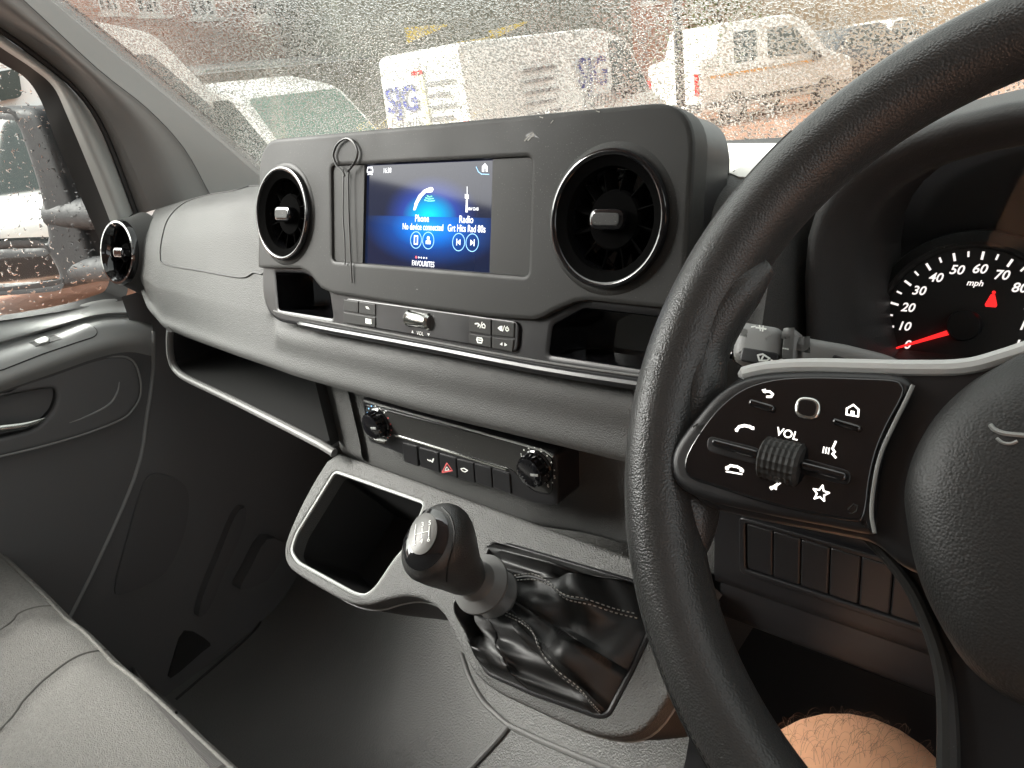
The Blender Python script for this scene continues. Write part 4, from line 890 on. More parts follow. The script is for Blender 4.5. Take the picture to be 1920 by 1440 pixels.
# steering column shroud
mb = MB(); mb.loft([[A3(.0 + .06 * s_ * math.cos(a), 0, 0) + WF.at(.0, -.01, h) - WF.ex * 0 + WF.ey * .055 * s_ * math.sin(a) - A3(0, 0, 0) for a in [2 * math.pi * k / 24 for k in range(24)]] for s_, h in ((.8, -.035), (1, -.045), (1.05, -.10), (1.1, -.17))], cu=True, nv=2)
tag(mb.build('steering_column', m_dark, None, smooth=60), 'black steering column shroud behind the wheel hub', 'column')

# ------------------------------------------------------------------ blank switch row below the wheel
SB = Frame((0, .449, 0), (1, 0, 0), (0, 0, 1), (0, -1, 0))
bank = thing('switch_bank', 'row of blank black switches in the lower dash behind the wheel', 'switch panel', SB.P((1550, 1100)))
b2 = lambda px: SB.p(px, .003)
x0, zt = SB.p((1402, 980)); zb = SB.p((1400, 1062))[1]
mb = MB(); mb.plate(SB, rounded([(x0 - .006, zb - .006), (x0 - .006, zt + .005), (x0 + .19, zt + .005), (x0 + .19, zb - .006)], .005), -.01, .003, holes=[rounded([(x0 - .001, zb - .001), (x0 - .001, zt + .001), (x0 + .185, zt + .001), (x0 + .185, zb - .001)], .003)], bev=.001); mb.build('switch_frame', m_deep, bank, smooth=45)
for k in range(9):
    xa = x0 + .0203 * k
    mb = MB(); mb.plate(SB, rounded([(xa, zb), (xa, zt), (xa + .0195, zt), (xa + .0195, zb)], .0015), -.01, .0018, bev=.001); mb.build('switch', m_deep, bank, smooth=45)
# driver's lower bolster
mb = MB(); mb.loft([[A3(x, y, z) for y, z in ((.452, -.39), (.45, -.415), (.455, -.43), (.49, -.445), (.56, -.46), (.62, -.62))] for x in np.linspace(-.23, .5, 6)], nu=3); mb.build('knee_bolster', m_deep, dash, smooth=60)

mb = MB(); mb.loft([[A3(x, y, z) for y, z in ((.62, -.44), (.60, -.6), (.55, -.75), (.46, -.85), (.30, -.93), (.0, -.945))] for x in np.linspace(-.33, .8, 6)], nu=3); mb.build('footwell_dark_sheet', m_deep, dash, smooth=60)  # added black sheet over the lit floor, so the driver's footwell goes dark
# ------------------------------------------------------------------ the driver's bare knee
skin = mat('bare skin', (.70, .37, .22), .5, bump=('noise', 700, .12, .0002), vary=.10, vscale=60)  # skin's own colour with a slight random tone
skin.node_tree.nodes['Principled BSDF'].inputs['Subsurface Weight'].default_value = .15; skin.node_tree.nodes['Principled BSDF'].inputs['Subsurface Radius'].default_value = (.01, .004, .002)
pl = [(A3(-.045, -.30, -.50), .085), (A3(-.06, -.1, -.485), .082), (A3(-.075, .10, -.475), .083), (A3(-.085, .25, -.468), .079), (A3(-.092, .33, -.47), .076), (A3(-.098, .38, -.495), .070), (A3(-.114, .41, -.54), .055), (A3(-.116, .43, -.62), .052), (A3(-.118, .46, -.74), .048), (A3(-.12, .50, -.88), .038)]
mb = MB(); mb.tube([p for p, _ in pl], [r for _, r in pl], 28, n=5); leg = mb.build('person', skin, None, smooth=180); tag(leg, "person's bare hairy knee under the steering wheel", 'person'); lb = mb.bvh()
hm = MB(); rng = random.Random(8); n_h = 0
for k in range(6000):
    px = (rng.uniform(1430, 1790), rng.uniform(1325, 1445)); a, nn = hit(px, lb)
    if a is None: continue
    if n_h > 230: break
    n_h += 1; side = unit(np.cross(nn, A3(.6 + rng.uniform(-.5, .5), rng.uniform(-.6, .6), .3))); Lh = rng.uniform(.006, .014)
    b = a + nn * Lh * .35 + side * Lh * .35; c = a + nn * Lh * rng.uniform(.25, .5) + side * Lh * .8; e = c + side * Lh * .25 - nn * Lh * .3
    hm.tube([a, b, c, e], [.00009, .00008, .00007, .00004], 3, n=2, cap=False)
h_o = hm.build('leg_hair', mat('dark leg hair', (.16, .09, .055), .5), leg, smooth=180, weld=False); h_o['kind'] = 'stuff'

# ------------------------------------------------------------------ passenger door
door = thing('passenger_door', 'grey plastic passenger door trim below a rain-spotted window', 'door', (-1.25, .2, -.95))
def ext(row, L=.9): d = unit(row[0] - row[1]); return [row[0] + d * L, row[0] + d * L * .5] + row
def drow(x, pts): return ext([PX(q, x) for q in pts])
D = [drow(-1.318, [(-30, 598), (100, 578), (190, 558), (236, 553), (262, 575)]),
     drow(-1.300, [(-30, 606), (100, 585), (190, 565), (240, 560), (268, 585)]),
     drow(-1.278, [(-30, 622), (100, 598), (190, 579), (245, 575), (272, 590)]),
     drow(-1.250, [(-30, 648), (100, 612), (180, 590), (245, 586), (280, 596)]),
     drow(-1.258, [(-30, 656), (100, 620), (180, 597), (245, 594), (283, 604)]),
     drow(-1.215, [(-30, 684), (100, 642), (180, 611), (245, 606), (286, 613)]),
     drow(-1.198, [(-30, 708), (100, 662), (180, 634), (240, 622), (287, 622)]),
     drow(-1.192, [(-30, 730), (100, 682), (180, 655), (240, 642), (287, 640)]),
     drow(-1.205, [(-30, 745), (100, 700), (180, 672), (240, 660), (287, 668)]),
     drow(-1.222, [(-30, 770), (100, 735), (180, 710), (240, 700), (286, 700)]),
     drow(-1.226, [(-30, 865), (100, 835), (180, 808), (240, 790), (275, 778)]),
     drow(-1.226, [(-30, 960), (100, 950), (180, 930), (220, 915), (250, 900)]),
     drow(-1.228, [(-60, 1250), (0, 1210), (60, 1180), (100, 1160), (139, 1141)]),
     drow(-1.228, [(-160, 1450), (-100, 1430), (-60, 1420), (-40, 1400), (0, 1380)])]
mb = MB(); mb.loft(D[:9], nu=4, nv=4); mb.build('door_upper_trim', m_doorpl, door, smooth=80); du = mb.bvh()
mb = MB(); mb.loft(D[8:], nu=4, nv=4); mb.build('door_lower_trim', m_doordk, door, smooth=80); dl = mb.bvh()
mb = MB(); mb.tube([r[-1] + A3(.001, 0, 0) for r in D[6:]], .003, 8, n=4); mb.build('door_edge', m_doorpl, door)
# window switch plate
sp_ = [(-20, 668), (60, 632), (110, 616), (152, 609), (170, 611), (181, 621), (176, 631), (150, 640), (80, 664), (-20, 700)]
sp_ = [tuple(q) for q in cat([A3(*q) for q in sp_], 3, True)]
mb = MB(); patch(mb, sp_, du, .0018, step=8); plate_ = mb.build('switch_plate', m_doorpl, door, smooth=40)
mb = MB(); mb.tube(lie(sp_, du, .0004, 1, True), .0012, 6, closed=True); mb.build('plate_gap', m_rubber, door)
mb = MB(); patch(mb, [(55, 645), (102, 630), (117, 637), (68, 652)], du, .0022, step=8); mb.build('switch_recess', m_rubber, plate_, smooth=40)
mb = MB(); patch(mb, rounded([(66, 645), (86, 637), (94, 641), (92, 646), (74, 651)], 3), du, .006, step=6, dep=.003); mb.build('window_switch', m_satin, plate_, smooth=60)
# oval pull recess, handle
rc_ = [(-40, 745), (0, 733), (69, 704), (167, 676), (222, 668), (250, 678), (263, 711), (263, 742), (250, 767), (228, 786), (167, 811), (83, 836), (0, 856), (-40, 866)]
rc_ = [tuple(q) for q in cat([A3(*q) for q in rc_], 4, True)]
def on_door(pts, x): return [PX(q, x) for q in pts]
DFm = Frame(A3(-1.212, 0, 0), (0, -1, 0), (0, 0, 1), (1, 0, 0)); DFm.ex = A3(0, 1, 0)
def dplate(name, pts, h0, h1, m, r=0, holes=(), bev=.001, par=door, nn=0):
    pp = [DFm.p(q, h1) for q in pts]
    mb = MB(); mb.plate(DFm, pp, h0, h1, holes=[[DFm.p(q, h1) for q in h] for h in holes], bev=bev); return mb.build(name, m, par, smooth=45)
hr = [tuple(q) for q in cat([A3(*q) for q in [(-30, 748), (0, 744), (60, 732), (98, 728), (107, 738), (104, 760), (92, 780), (60, 806), (0, 822), (-30, 830)]], 4, True)]
pr = dplate('pull_recess', rc_, -.012, .004, m_doordk, holes=[hr], bev=.004)
mb = MB(); mb.well(DFm, [DFm.p(q, .002) for q in hr], .001, .03, .004); mb.build('handle_recess', m_deep, door, smooth=60)
mb = MB(); mb.tube([DFm.at(*DFm.p(q, .006), .006) for q in [(-30, 808), (0, 803), (40, 798), (70, 790), (84, 784)]], [.0065, .0065, .006, .004, .0012], 12, n=4); mb.build('door_handle', m_chrome, door, smooth=60)
mb = MB(); mb.tube([DFm.at(*DFm.p(q, .004), .004) for q in [(224, 716), (220, 735), (208, 755), (185, 770), (150, 786), (130, 793)]], [.0006, .0016, .0018, .0016, .001, .0004], 8, n=4); mb.build('recess_highlight', m_doorpl, door)  # paler tube draws the highlight along the inner dish edge
mb = MB(); mb.tube([DFm.at(*q, .0035) for q in [DFm.p(k, .0035) for k in rc_]], .0016, 6, closed=True); mb.build('recess_rim', m_doorpl, door)
# window frame: light inner frame, black seal, wet glass
def band(A, xa, B, xb, m, name, par, mid=None, xm=None, nv=4, sm=80):
    rows = [[PX(q, xa) for q in A]]
    if mid: rows.append([PX(q, xm) for q in mid])
    rows.append([PX(q, xb) for q in B]); mb = MB(); mb.loft(rows, nu=5, nv=nv); return mb.build(name, m, par, smooth=sm)
E_in = [(-120, -30), (0, 69), (73, 123), (120, 170), (150, 215), (186, 310), (215, 385), (226, 418)]
E_out = [(-120, 5), (0, 88), (60, 128), (100, 163), (125, 215), (165, 310), (195, 385), (212, 430)]
rowD = [(-120, -40), (0, 60), (73, 112), (120, 150), (160, 195), (195, 255), (230, 330), (254, 396)]
band(rowD, -1.285, E_out, -1.290, m_doorgrey, 'window_frame', door, [((a[0] + b[0]) / 2, (a[1] + b[1]) / 2) for a, b in zip(rowD, E_out)], -1.268)
F_in = [(-120, 40), (0, 117), (47, 146), (77, 190), (109, 273), (157, 383), (197, 474), (206, 512), (200, 540), (180, 553), (100, 575), (-30, 596)]
F_o = [(-120, 5), (0, 88), (60, 128), (100, 163), (125, 215), (165, 310), (212, 430), (238, 520), (236, 556), (220, 565), (100, 586), (-30, 606)]
band(F_o, -1.292, F_in, -1.322, m_rubber, 'window_seal', door)
gl_ = MB(); ring_ = [PX(q, -1.326) for q in [(-900, 40), (-120, 30), (0, 105), (47, 135), (85, 185), (120, 273), (165, 383), (206, 474), (214, 515), (206, 550), (180, 562), (100, 585), (-30, 606), (-900, 740)]]
gl_.fan(ring_); gl_.build('window_glass', m_side, door, smooth=0)

# ------------------------------------------------------------------ A-pillar trim
pil = thing('pillar_trim', 'warm grey plastic trim on the left windscreen pillar', 'pillar trim', PX((300, 380), -1.25))
rA = [(-260, -310), (-60, -150), (118, 0), (250, 106), (370, 206), (482, 303), (540, 352)]
rB = [(-260, -270), (-90, -110), (44, 0), (182, 128), (277, 204), (345, 278), (394, 365)]
rC = [(-260, -160), (-120, -52), (0, 33), (102, 98), (175, 182), (224, 258), (284, 395)]
rDd = [(-260, -130), (-120, -28), (0, 56), (73, 109), (146, 171), (197, 250), (257, 405)]
band(rA, -1.315, rB, -1.215, m_pillar, 'windscreen_trim', pil, [((a[0] + b[0]) / 2, (a[1] + b[1]) / 2) for a, b in zip(rA, rB)], -1.262)
band(rB, -1.2155, rC, -1.25, m_pillar, 'inner_trim', pil, [((a[0] + b[0]) / 2 - 2, (a[1] + b[1]) / 2) for a, b in zip(rB, rC)], -1.213)
band(rC, -1.25, rDd, -1.283, m_pillar, 'trim_edge', pil)
mb = MB(); mb.tube([PX(q, -1.278) for q in rDd], .0045, 8, n=4); mb.build('pillar_seal', m_rubber, pil)
mb = MB(); mb.tube([PX(q, -1.212) for q in rB], .0008, 6, n=4); mb.build('trim_seam', m_doordk, pil)
mb = MB(); mb.tube([PX(q, -1.318) for q in rA], .004, 8, n=4); mb.build('glass_seal', m_rubber, pil)

# ------------------------------------------------------------------ windscreen
def ws(x, t): s_ = ((x + .25) / 1.05) ** 2; return A3(x, .845 - .052 * s_ - .74 * t, -.118 + .014 * s_ * 0 + .812 * t - .02 * s_)
wsm = MB(); wsm.loft([[ws(x, t_) for x in np.linspace(-1.33, .83, 25)] for t_ in np.linspace(-.02, .78, 5)])
tag(wsm.build('windscreen', m_wind, None, smooth=180, weld=False), 'large windscreen covered in fine raindrops', 'windscreen')

# pale patch painting the glare on the dash top by the glass
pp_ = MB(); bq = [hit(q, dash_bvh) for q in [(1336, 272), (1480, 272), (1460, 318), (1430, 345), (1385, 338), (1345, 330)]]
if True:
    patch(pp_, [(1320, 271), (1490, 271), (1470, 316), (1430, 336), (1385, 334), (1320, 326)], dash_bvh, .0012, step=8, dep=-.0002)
    tag(pp_.build('dash_glare_patch', mat('pale glare', (.78, .77, .73), .8), None, smooth=0), 'pale patch standing in for glare on the dashboard top against the windscreen', 'glare')
# ------------------------------------------------------------------ passenger seat
seat = thing('passenger_seat', 'pale grey cloth passenger seat with curved seams', 'seat', (-.85, -.1, -.95))
ZS = -.535
sm1 = [(-200, 1300), (0, 1181), (35, 1150), (75, 1137), (118, 1136)]; sm2 = [(-200, 1560), (0, 1368), (45, 1312), (90, 1268), (150, 1228), (218, 1216)]
S1 = cat([PZ(q, ZS) for q in sm1], 8); S2 = cat([PZ(q, ZS) for q in sm2], 8)
fr0, fr1 = PZ((0, 1018), ZS), PZ((470, 1440), ZS); kf = (fr1[1] - fr0[1]) / (fr1[0] - fr0[0])
def yfront(x): return fr0[1] + kf * (x - fr0[0])
S1a, S2a = np.array(S1), np.array(S2)
mb = MB(); rows = []
for x in np.linspace(-1.26, -.34, 93):
    row = []; yf = yfront(x)
    for t in list(np.linspace(-.52, -.05, 40)) + [-.04, -.03, -.022, -.015, -.009, -.004, -.001, 0.0, 0.0, -.002, -.01, -.03]:
        i = len(row); y = yf + t
        P = A3(x, y, ZS)
        if i < 47:
            d1 = np.min(np.hypot(S1a[:, 0] - x, S1a[:, 1] - y)); d2 = np.min(np.hypot(S2a[:, 0] - x, S2a[:, 1] - y))
            dd = min(d1, d2); P[2] += .010 * (1 - math.exp(-(dd / .028) ** 1.2)) - .010
            q = max(0, t + .05) / .05; P[2] -= .020 * q ** 3
            P[2] += .004 * math.sin(9 * x + 5 * y) * math.sin(7 * y + 2)
        else: P[2] = ZS - .022 - [.006, .016, .05, .12, .22][i - 47]
        row.append(P)
    rows.append(row)
mb.loft(rows); cush = mb.build('seat_cushion', m_seat, seat, smooth=80); sb = mb.bvh()
for sm_ in (sm1, sm2):
    mb = MB(); mb.tube(lie(sm_, sb, -.0006, 8), .0016, 6); mb.build('seam', mat('dark seam', (.1, .098, .09), .9), cush)
mb = MB(); patch(mb, [(232, 1226), (300, 1288), (390, 1368), (474, 1446), (398, 1446), (340, 1380), (272, 1298)], sb, .0012, step=10); mb.build('ribbed_edge', m_seatside, cush, smooth=60)
mb = MB(); mb.tube([r[44] + A3(0, .0015, .0) for r in rows], .0022, 8); mb.build('front_piping', m_seat, cush)
mb = MB(); mb.box((-.82, -.42, -.24), (.95, .13, .62)); mb.build('backrest', m_seat, seat, smooth=0)
mb = MB(); mb.box((-.82, -.12, -.78), (.86, .5, .34)); mb.build('seat_base', m_dark, seat, smooth=0)

# trim strips where the floor mouldings meet
strips = [[(866, 1228), (880, 1270), (905, 1315), (935, 1345), (955, 1362)], [(955, 1362), (930, 1392), (885, 1440), (830, 1500)], [(955, 1362), (1010, 1388), (1080, 1418), (1160, 1450)]]
mb = MB()
for s_ in strips: mb.tube([q + A3(0, 0, .002) for q in lie(s_, floor_bvh, .001, 6)], .004, 8)
tag(mb.build('floor_trim_strip', m_lip, None), 'thin grey trim strip edging the floor mouldings by the gear console', 'trim strip')
mb = MB(); mb.tube(lie([(330, 1312), (400, 1252), (470, 1190), (490, 1160), (480, 1130)], floor_bvh, .0005, 6), .003, 6)
tag(mb.build('floor_mat_edge', m_rubber, None), 'dark joint line across the cab floor by the passenger seat', 'floor joint')

# unseen driver's door, swung open to let more light in from the right
dd = thing('unseen_driver_door', "driver's door, unseen, swung wide open to let light in from the right", 'door', (.9, -.2, -.95))
ca, sa = math.cos(math.radians(62)), math.sin(math.radians(62)); da = (A3(sa, -ca, 0), A3(ca, sa, 0), A3(0, 0, 1)); hg = A3(.95, .58, 0)
mb = MB(); mb.box(hg + da[0] * .5 + A3(0, 0, -.62), (1.0, .06, .76), da); mb.build('unseen_door_panel', m_doordk, dd, smooth=0)
for s_, L_, zc, w_ in ((.03, .06, .15, .8), (.97, .06, .15, .8), (.5, 1.0, .56, .06)):
    mb = MB(); mb.box(hg + da[0] * s_ + A3(0, 0, zc), (L_, .05, w_), da); mb.build('window_frame', m_doordk, dd, smooth=0)  # window frame of the unseen open driver's door
mb = MB(); mb.box((-1.3, -.75, .15), (.06, .4, .9)); tag(mb.build('door_pillar', m_pillar, None, smooth=0), 'grey pillar behind the passenger door', 'pillar')

# ------------------------------------------------------------------ outside the glass
GZ = -EYE[2]
m_ground = mat('wet red block paving', (.28, .135, .082), .45, bump=('paving', 5, .3, .01), vary=.35, vscale=1.2, rvary=.12)
mb = MB(); mb.loft([[A3(x, y, GZ) for x in np.linspace(-160, 160, 3)] for y in np.linspace(-120, 200, 3)]); struct(mb.build('ground', m_ground, smooth=0))
m_wpaint = mat('white van paint', (.78, .79, .77), .3, coat=.4); m_glass = mat('tinted vehicle glass', (.045, .06, .055), .06, coat=.3); m_tyre = mat('tyre rubber', (.02, .02, .02), .7); m_hub = mat('wheel silver', (.45, .45, .44), .35, metal=.7)
m_blackp = mat('unpainted bumper plastic', (.03, .03, .032), .5); m_lamp = mat('clear lamp', (.7, .7, .68), .1); m_tail = mat('red tail lamp', (.45, .02, .02), .2); m_blue = mat('blue sign lettering', (.03, .04, .22), .5); m_dkpaint = mat('dark grey car paint', (.03, .032, .036), .25, coat=.5)
m_orange = mat('amber stripe', (.7, .32, .04), .5); m_greytx = mat('grey sign lettering', (.12, .12, .13), .5); m_cream = mat('pale yellow panel', (.72, .66, .38), .5); m_greenglass = mat('green tinted windscreen', (.12, .22, .17), .06, coat=.3)

def vframe(loc, head):
    f_ = A3(math.sin(head), math.cos(head), 0); r_ = A3(math.cos(head), -math.sin(head), 0)     # forward, right
    return A3(loc[0], loc[1], GZ), f_, r_
def vehicle(name, label, loc, head, L, W, prof, sidewin, screen, paint=m_wpaint, group='vehicles parked in the yard', cat_='van', wheels=(.18, .78), rear=True, wr=.34, screen_mat=None, rearwin=None):
    # prof: side outline (s along the length from the tail, z up); sidewin: outlines of side windows; screen: (s0,z0,s1,z1)
    o, f_, r_ = vframe(loc, head)
    v = thing(name, label, cat_, o, group)
    SFr = Frame(o, f_, (0, 0, 1), r_)                                # right-hand side
    n = len(prof); pr = rounded(prof, .14, 4); mb = MB(); rows = []
    def hw(z): return W / 2 * (1 - .10 * max(0, (z - .9)) / 1.2)
    for t_, k in ((-1, .0), (-1, 1), (1, 1), (1, .0)): pass
    offs = [(-1, .07), (-.97, .02), (-.9, 0), (0, 0), (.9, 0), (.97, .02), (1, .07)]
    pc = ccw(pr)
    for t_, ins in offs:
        q = inset(pc, ins) if ins else pc
        rows.append([SFr.at(a, max(b, .22), t_ * hw(b)) for a, b in q])
    mb.loft(rows, cu=True); 
    mb.plate(SFr, inset(pc, .07), 0, 0.001) if False else None
    for rr in (rows[0], rows[-1]): mb.add(rr, [tuple(range(len(rr)))])
    mb.build('body', paint, v, smooth=40)
    for side in (1, -1):
        for win in sidewin:
            w3 = [SFr.at(a, b, side * (hw(b) + .004)) for a, b in rounded(win, .06, 3)]; w4 = [SFr.at(a, b, side * (hw(b) - .03)) for a, b in rounded(win, .06, 3)]
            mb = MB(); mb.add(w3, [tuple(range(len(w3)))]); mb.loft([w3, w4], cu=True); mb.build('side_window', m_glass, v, smooth=0)
        for s_ in wheels:
            c = SFr.at(s_ * L, wr, side * (W / 2 - .11)); WFm = Frame(c, f_, (0, 0, 1), r_ * side)
            mb = MB(); mb.lathe([(.01, -.1), (wr, -.1), (wr, .09), (wr * .92, .125), (wr * .68, .125), (wr * .66, .09), (0.01, .08)], WFm, (0, 0), 28); wh = mb.build('wheel', m_tyre, v, smooth=40)
            mb = MB(); mb.lathe([(wr * .66, .092), (wr * .6, .115), (wr * .2, .12), (.01, .125)], WFm, (0, 0), 20); mb.build('hub_cap', m_hub, wh, smooth=40)
            mb = MB(); mb.lathe([(wr * 1.16, .118), (wr * 1.0, .115)], WFm, (0, 0), 28); mb.build('wheel_arch', m_blackp, v)
        mb = MB(); mb.box(SFr.at(L * .5, .5, side * (W / 2 + .005)), (.03, L * .96, .12), (r_, f_, A3(0, 0, 1))); mb.build('side_rub_strip', m_blackp, v, smooth=0)
    s0, z0, s1, z1 = screen; d_ = unit(A3(s1 - s0, z1 - z0)); up3 = f_ * d_[0] + A3(0, 0, 1) * d_[1]; nn = np.cross(r_, up3); nn = nn if np.dot(nn, f_) > 0 else -nn
    WSf = Frame(SFr.at(s0, z0, 0) + nn * .012, r_, up3, nn); h_ = math.hypot(s1 - s0, z1 - z0)
    mb = MB(); mb.plate(WSf, rounded([(-hw(z0) * .9, .06), (hw(z0) * .9, .06), (hw(z1) * .86, h_ - .06), (-hw(z1) * .86, h_ - .06)], .08), -.01, .004); mb.build('windscreen_pane', screen_mat or m_glass, v, smooth=0)
    FRf = Frame(SFr.at(L, 0, 0), r_, (0, 0, 1), f_)
    for side in (1, -1):
        mb = MB(); mb.plate(FRf, rounded([(side * W * .44, .72), (side * W * .27, .72), (side * W * .30, .92), (side * W * .44, .98)], .04), -.2, .015); mb.build('headlamp', m_lamp, v, smooth=0)
        RRf = Frame(SFr.at(0, 0, 0), r_, (0, 0, 1), -f_)
        mb = MB(); mb.plate(RRf, rounded([(side * W * .47, .75), (side * W * .40, .75), (side * W * .40, 1.25), (side * W * .46, 1.25)], .03), -.1, .02); mb.build('tail_lamp', m_tail, v, smooth=0)
        mb = MB(); mb.box(SFr.at(L * .70, 1.25, side * (W / 2 + .12)), (.2, .12, .24), (r_, f_, A3(0, 0, 1))); mb.build('wing_mirror', m_blackp, v, smooth=0)
    mb = MB(); mb.box(SFr.at(L + .0, .5, 0), (W * .96, .14, .26), (r_, f_, A3(0, 0, 1))); mb.build('front_bumper', m_blackp, v, smooth=0)
    mb = MB(); mb.box(SFr.at(-.02, .48, 0), (W * .96, .14, .2), (r_, f_, A3(0, 0, 1))); mb.build('rear_bumper', m_blackp, v, smooth=0)
    return v, SFr, hw, Frame(SFr.at(0, 0, 0), r_, (0, 0, 1), -f_)
def van_prof(L, H, nose=1.15, bon=1.05): return [(0, .3), (0, H - .05), (L - nose - .75, H), (L - nose + .05, H - .22), (L - nose * .42, bon + .15), (L, bon - .12), (L, .3)]
def van_wins(L, H, nose=1.15, bon=1.05): return [[(L - nose - .62, bon + .12), (L - nose - .58, H - .22), (L - nose - .08, H - .24), (L - nose * .52, bon + .2), (L - nose * .5, bon + .12)]]
def van_screen(L, H, nose=1.15, bon=1.05): return (L - nose * .42 + .0, bon + .15, L - nose + .05, H - .22)

# lettered panel van (rear corner towards us)
dirp = lambda px: unit((ray(px) * A3(1, 1, 0)))
pc = dirp((884, 200)) * 11.2; q2 = dirp((1220, 100)); q1 = dirp((722, 180)) 
best = None
for a in np.linspace(0, 2 * math.pi, 3600):
    f_ = A3(math.sin(a), math.cos(a), 0); r_ = A3(math.cos(a), -math.sin(a), 0)
    e = pc + f_ * 5.0; c = pc - r_ * 1.95
    er = 1 - np.dot(unit(e), q2) + 1 - np.dot(unit(c), q1)
    if best is None or er < best[0]: best = (er, a)
ha = best[1]; r_ = A3(math.cos(ha), -math.sin(ha), 0)
L, H = 5.4, 2.32
v, SV, hwv, RV_ = vehicle('panel_van', 'white panel van with large blue SJG lettering on its side and rear doors', pc - r_ * .975, ha, L, 1.95, van_prof(L, H), van_wins(L, H), van_screen(L, H), group=None)
SVs = Frame(SV.at(0, 0, .955), SV.ex, SV.ey, SV.n); RVs = Frame(RV_.at(0, 0, .012), RV_.ex, RV_.ey, RV_.n)
text('SJG', SVs, (3.05, 1.62), .62, m_blue, 'side_lettering', v, h=.01, bold=.03); text('Family', SVs, (3.2, 1.22), .42, m_greytx, 'side_lettering', v, h=.01, shear=.3)
text('SJG', RVs, (-.42, 1.62), .50, m_blue, 'rear_lettering', v, h=.02, bold=.03); text('Family', RVs, (-.42, 1.28), .30, m_greytx, 'rear_lettering', v, h=.02, shear=.3)
for k in range(5):
    mb = MB(); SVs_ = SVs; mb.stroke(SVs, [(1.25, 1.80 - k * .16), (2.05 - .1 * (k % 2), 1.80 - k * .16)], .05, .008, .012); mb.build('side_notice', m_greytx, v, smooth=0, weld=False)
    mb = MB(); mb.stroke(RVs, [(.15, 1.80 - k * .16), (.72 - .1 * (k % 2), 1.80 - k * .16)], .05, .02, .024); mb.build('rear_notice', m_greytx, v, smooth=0, weld=False)
mb = MB(); mb.plate(RVs, [(.02, .8), (.12, .8), (.12, 1.95), (.02, 1.95)], .015, .018); mb.build('yellow_panel', m_cream, v, smooth=0)
mb = MB(); mb.plate(RVs, [(-.12, 1.94), (.12, 1.94), (.12, 2.0), (-.12, 2.0)], .0, .03); mb.build('brake_lamp', m_tail, v, smooth=0)
# white van cab facing us, left of the lettered van
d0 = dirp((690, 260)); hv_ = -d0 * math.cos(.85) + A3(d0[1], -d0[0], 0) * math.sin(.85)
vehicle('parked_van', 'white van facing us with a wide green-tinted windscreen left of the lettered van', d0 * 9.8 - hv_ * 4.9, math.atan2(hv_[0], hv_[1]), 4.9, 1.95, van_prof(4.9, 2.16), van_wins(4.9, 2.16), van_screen(4.9, 2.16), screen_mat=m_greenglass)
# tall white van side-on, seen through the passenger window and past the pillar
p = dirp((60, 300)) * 11.0
vt, SFt, hwt, _r = vehicle('tall_van', 'tall white panel van side-on beyond the door mirror', p + A3(-.2, -3.6, 0), math.radians(8), 6.6, 2.05, van_prof(6.6, 2.95, 1.6, 1.25), van_wins(6.6, 2.75, 1.6, 1.25), van_screen(6.6, 2.95, 1.6, 1.25))
SWt = Frame(SFt.at(0, 0, 1.03), SFt.ex, SFt.ey, SFt.n)
mb = MB(); mb.plate(SWt, rounded([SWt.p(q) for q in [(-140, 158), (34, 128), (42, 182), (-140, 215)]], .06), -.2, .01); mb.build('cargo_window', m_glass, vt, smooth=0)
mb = MB(); mb.stroke(SWt, [SWt.p(q) for q in [(-140, 232), (60, 205), (215, 175)]], .05, -.15, .015); mb.build('panel_crease', m_hub, vt, smooth=0)
# double-cab with an amber stripe, side-on at the right
p = dirp((1420, 200)) * 20.5
hd2 = math.atan2(*(dirp((1560, 180)) * 22.5 - dirp((1290, 190)) * 19.0)[:2])
Lq = 5.3
v2, S2f, h2, R2 = vehicle('double_cab_van', 'white double-cab van with a thin amber stripe along its side', dirp((1262, 190)) * 20.0, hd2, Lq, 2.0, [(0, .35), (0, 1.55), (.55, 1.62), (.7, 2.25), (3.1, 2.28), (3.55, 2.1), (4.35, 1.35), (5.2, 1.1), (5.3, .35)], [[(1.1, 1.35), (1.12, 2.02), (1.85, 2.03), (1.85, 1.35)], [(2.2, 1.35), (2.22, 2.03), (3.1, 2.03), (3.7, 1.4), (3.7, 1.33)]], (4.3, 1.42, 3.6, 2.12), wheels=(.2, .8))
mb = MB(); sf = Frame(S2f.at(0, 0, 1.012), S2f.ex, S2f.ey, S2f.n); mb.stroke(sf, [(.2, 1.12), (4.0, 1.14)], .06, 0, .006); mb.build('amber_stripe', m_orange, v2, smooth=0)
car_p = [(0, .3), (0, .95), (.55, 1.02), (1.25, 1.5), (2.7, 1.52), (3.45, 1.02), (4.4, .85), (4.45, .3)]
car_w = [[(.85, 1.02), (1.35, 1.42), (1.95, 1.44), (1.95, 1.02)], [(2.05, 1.02), (2.05, 1.44), (2.65, 1.42), (3.2, 1.0)]]
vehicle('parked_car', 'dark grey car behind the white double-cab van', dirp((1500, 100)) * 27, hd2, 4.6, 1.9, [(a, b * 1.2) for a, b in car_p], [[(a, b * 1.2) for a, b in w_] for w_ in car_w], (3.35, 1.28, 2.75, 1.78), paint=m_dkpaint, cat_='car')
vehicle('parked_car', 'white car at the far right behind the steering wheel rim', dirp((1600, 60)) * 31, hd2 - .3, 4.6, 1.9, [(a, b * 1.25) for a, b in car_p], [[(a, b * 1.25) for a, b in w_] for w_ in car_w], (3.35, 1.33, 2.75, 1.85), cat_='car', screen_mat=m_greenglass)
vehicle('parked_van', 'white van standing behind us, mirrored in the passenger door mirror', A3(-6.9, -11.0, 0), math.radians(4), 5.2, 2.0, van_prof(5.2, 2.3), van_wins(5.2, 2.3), van_screen(5.2, 2.3))

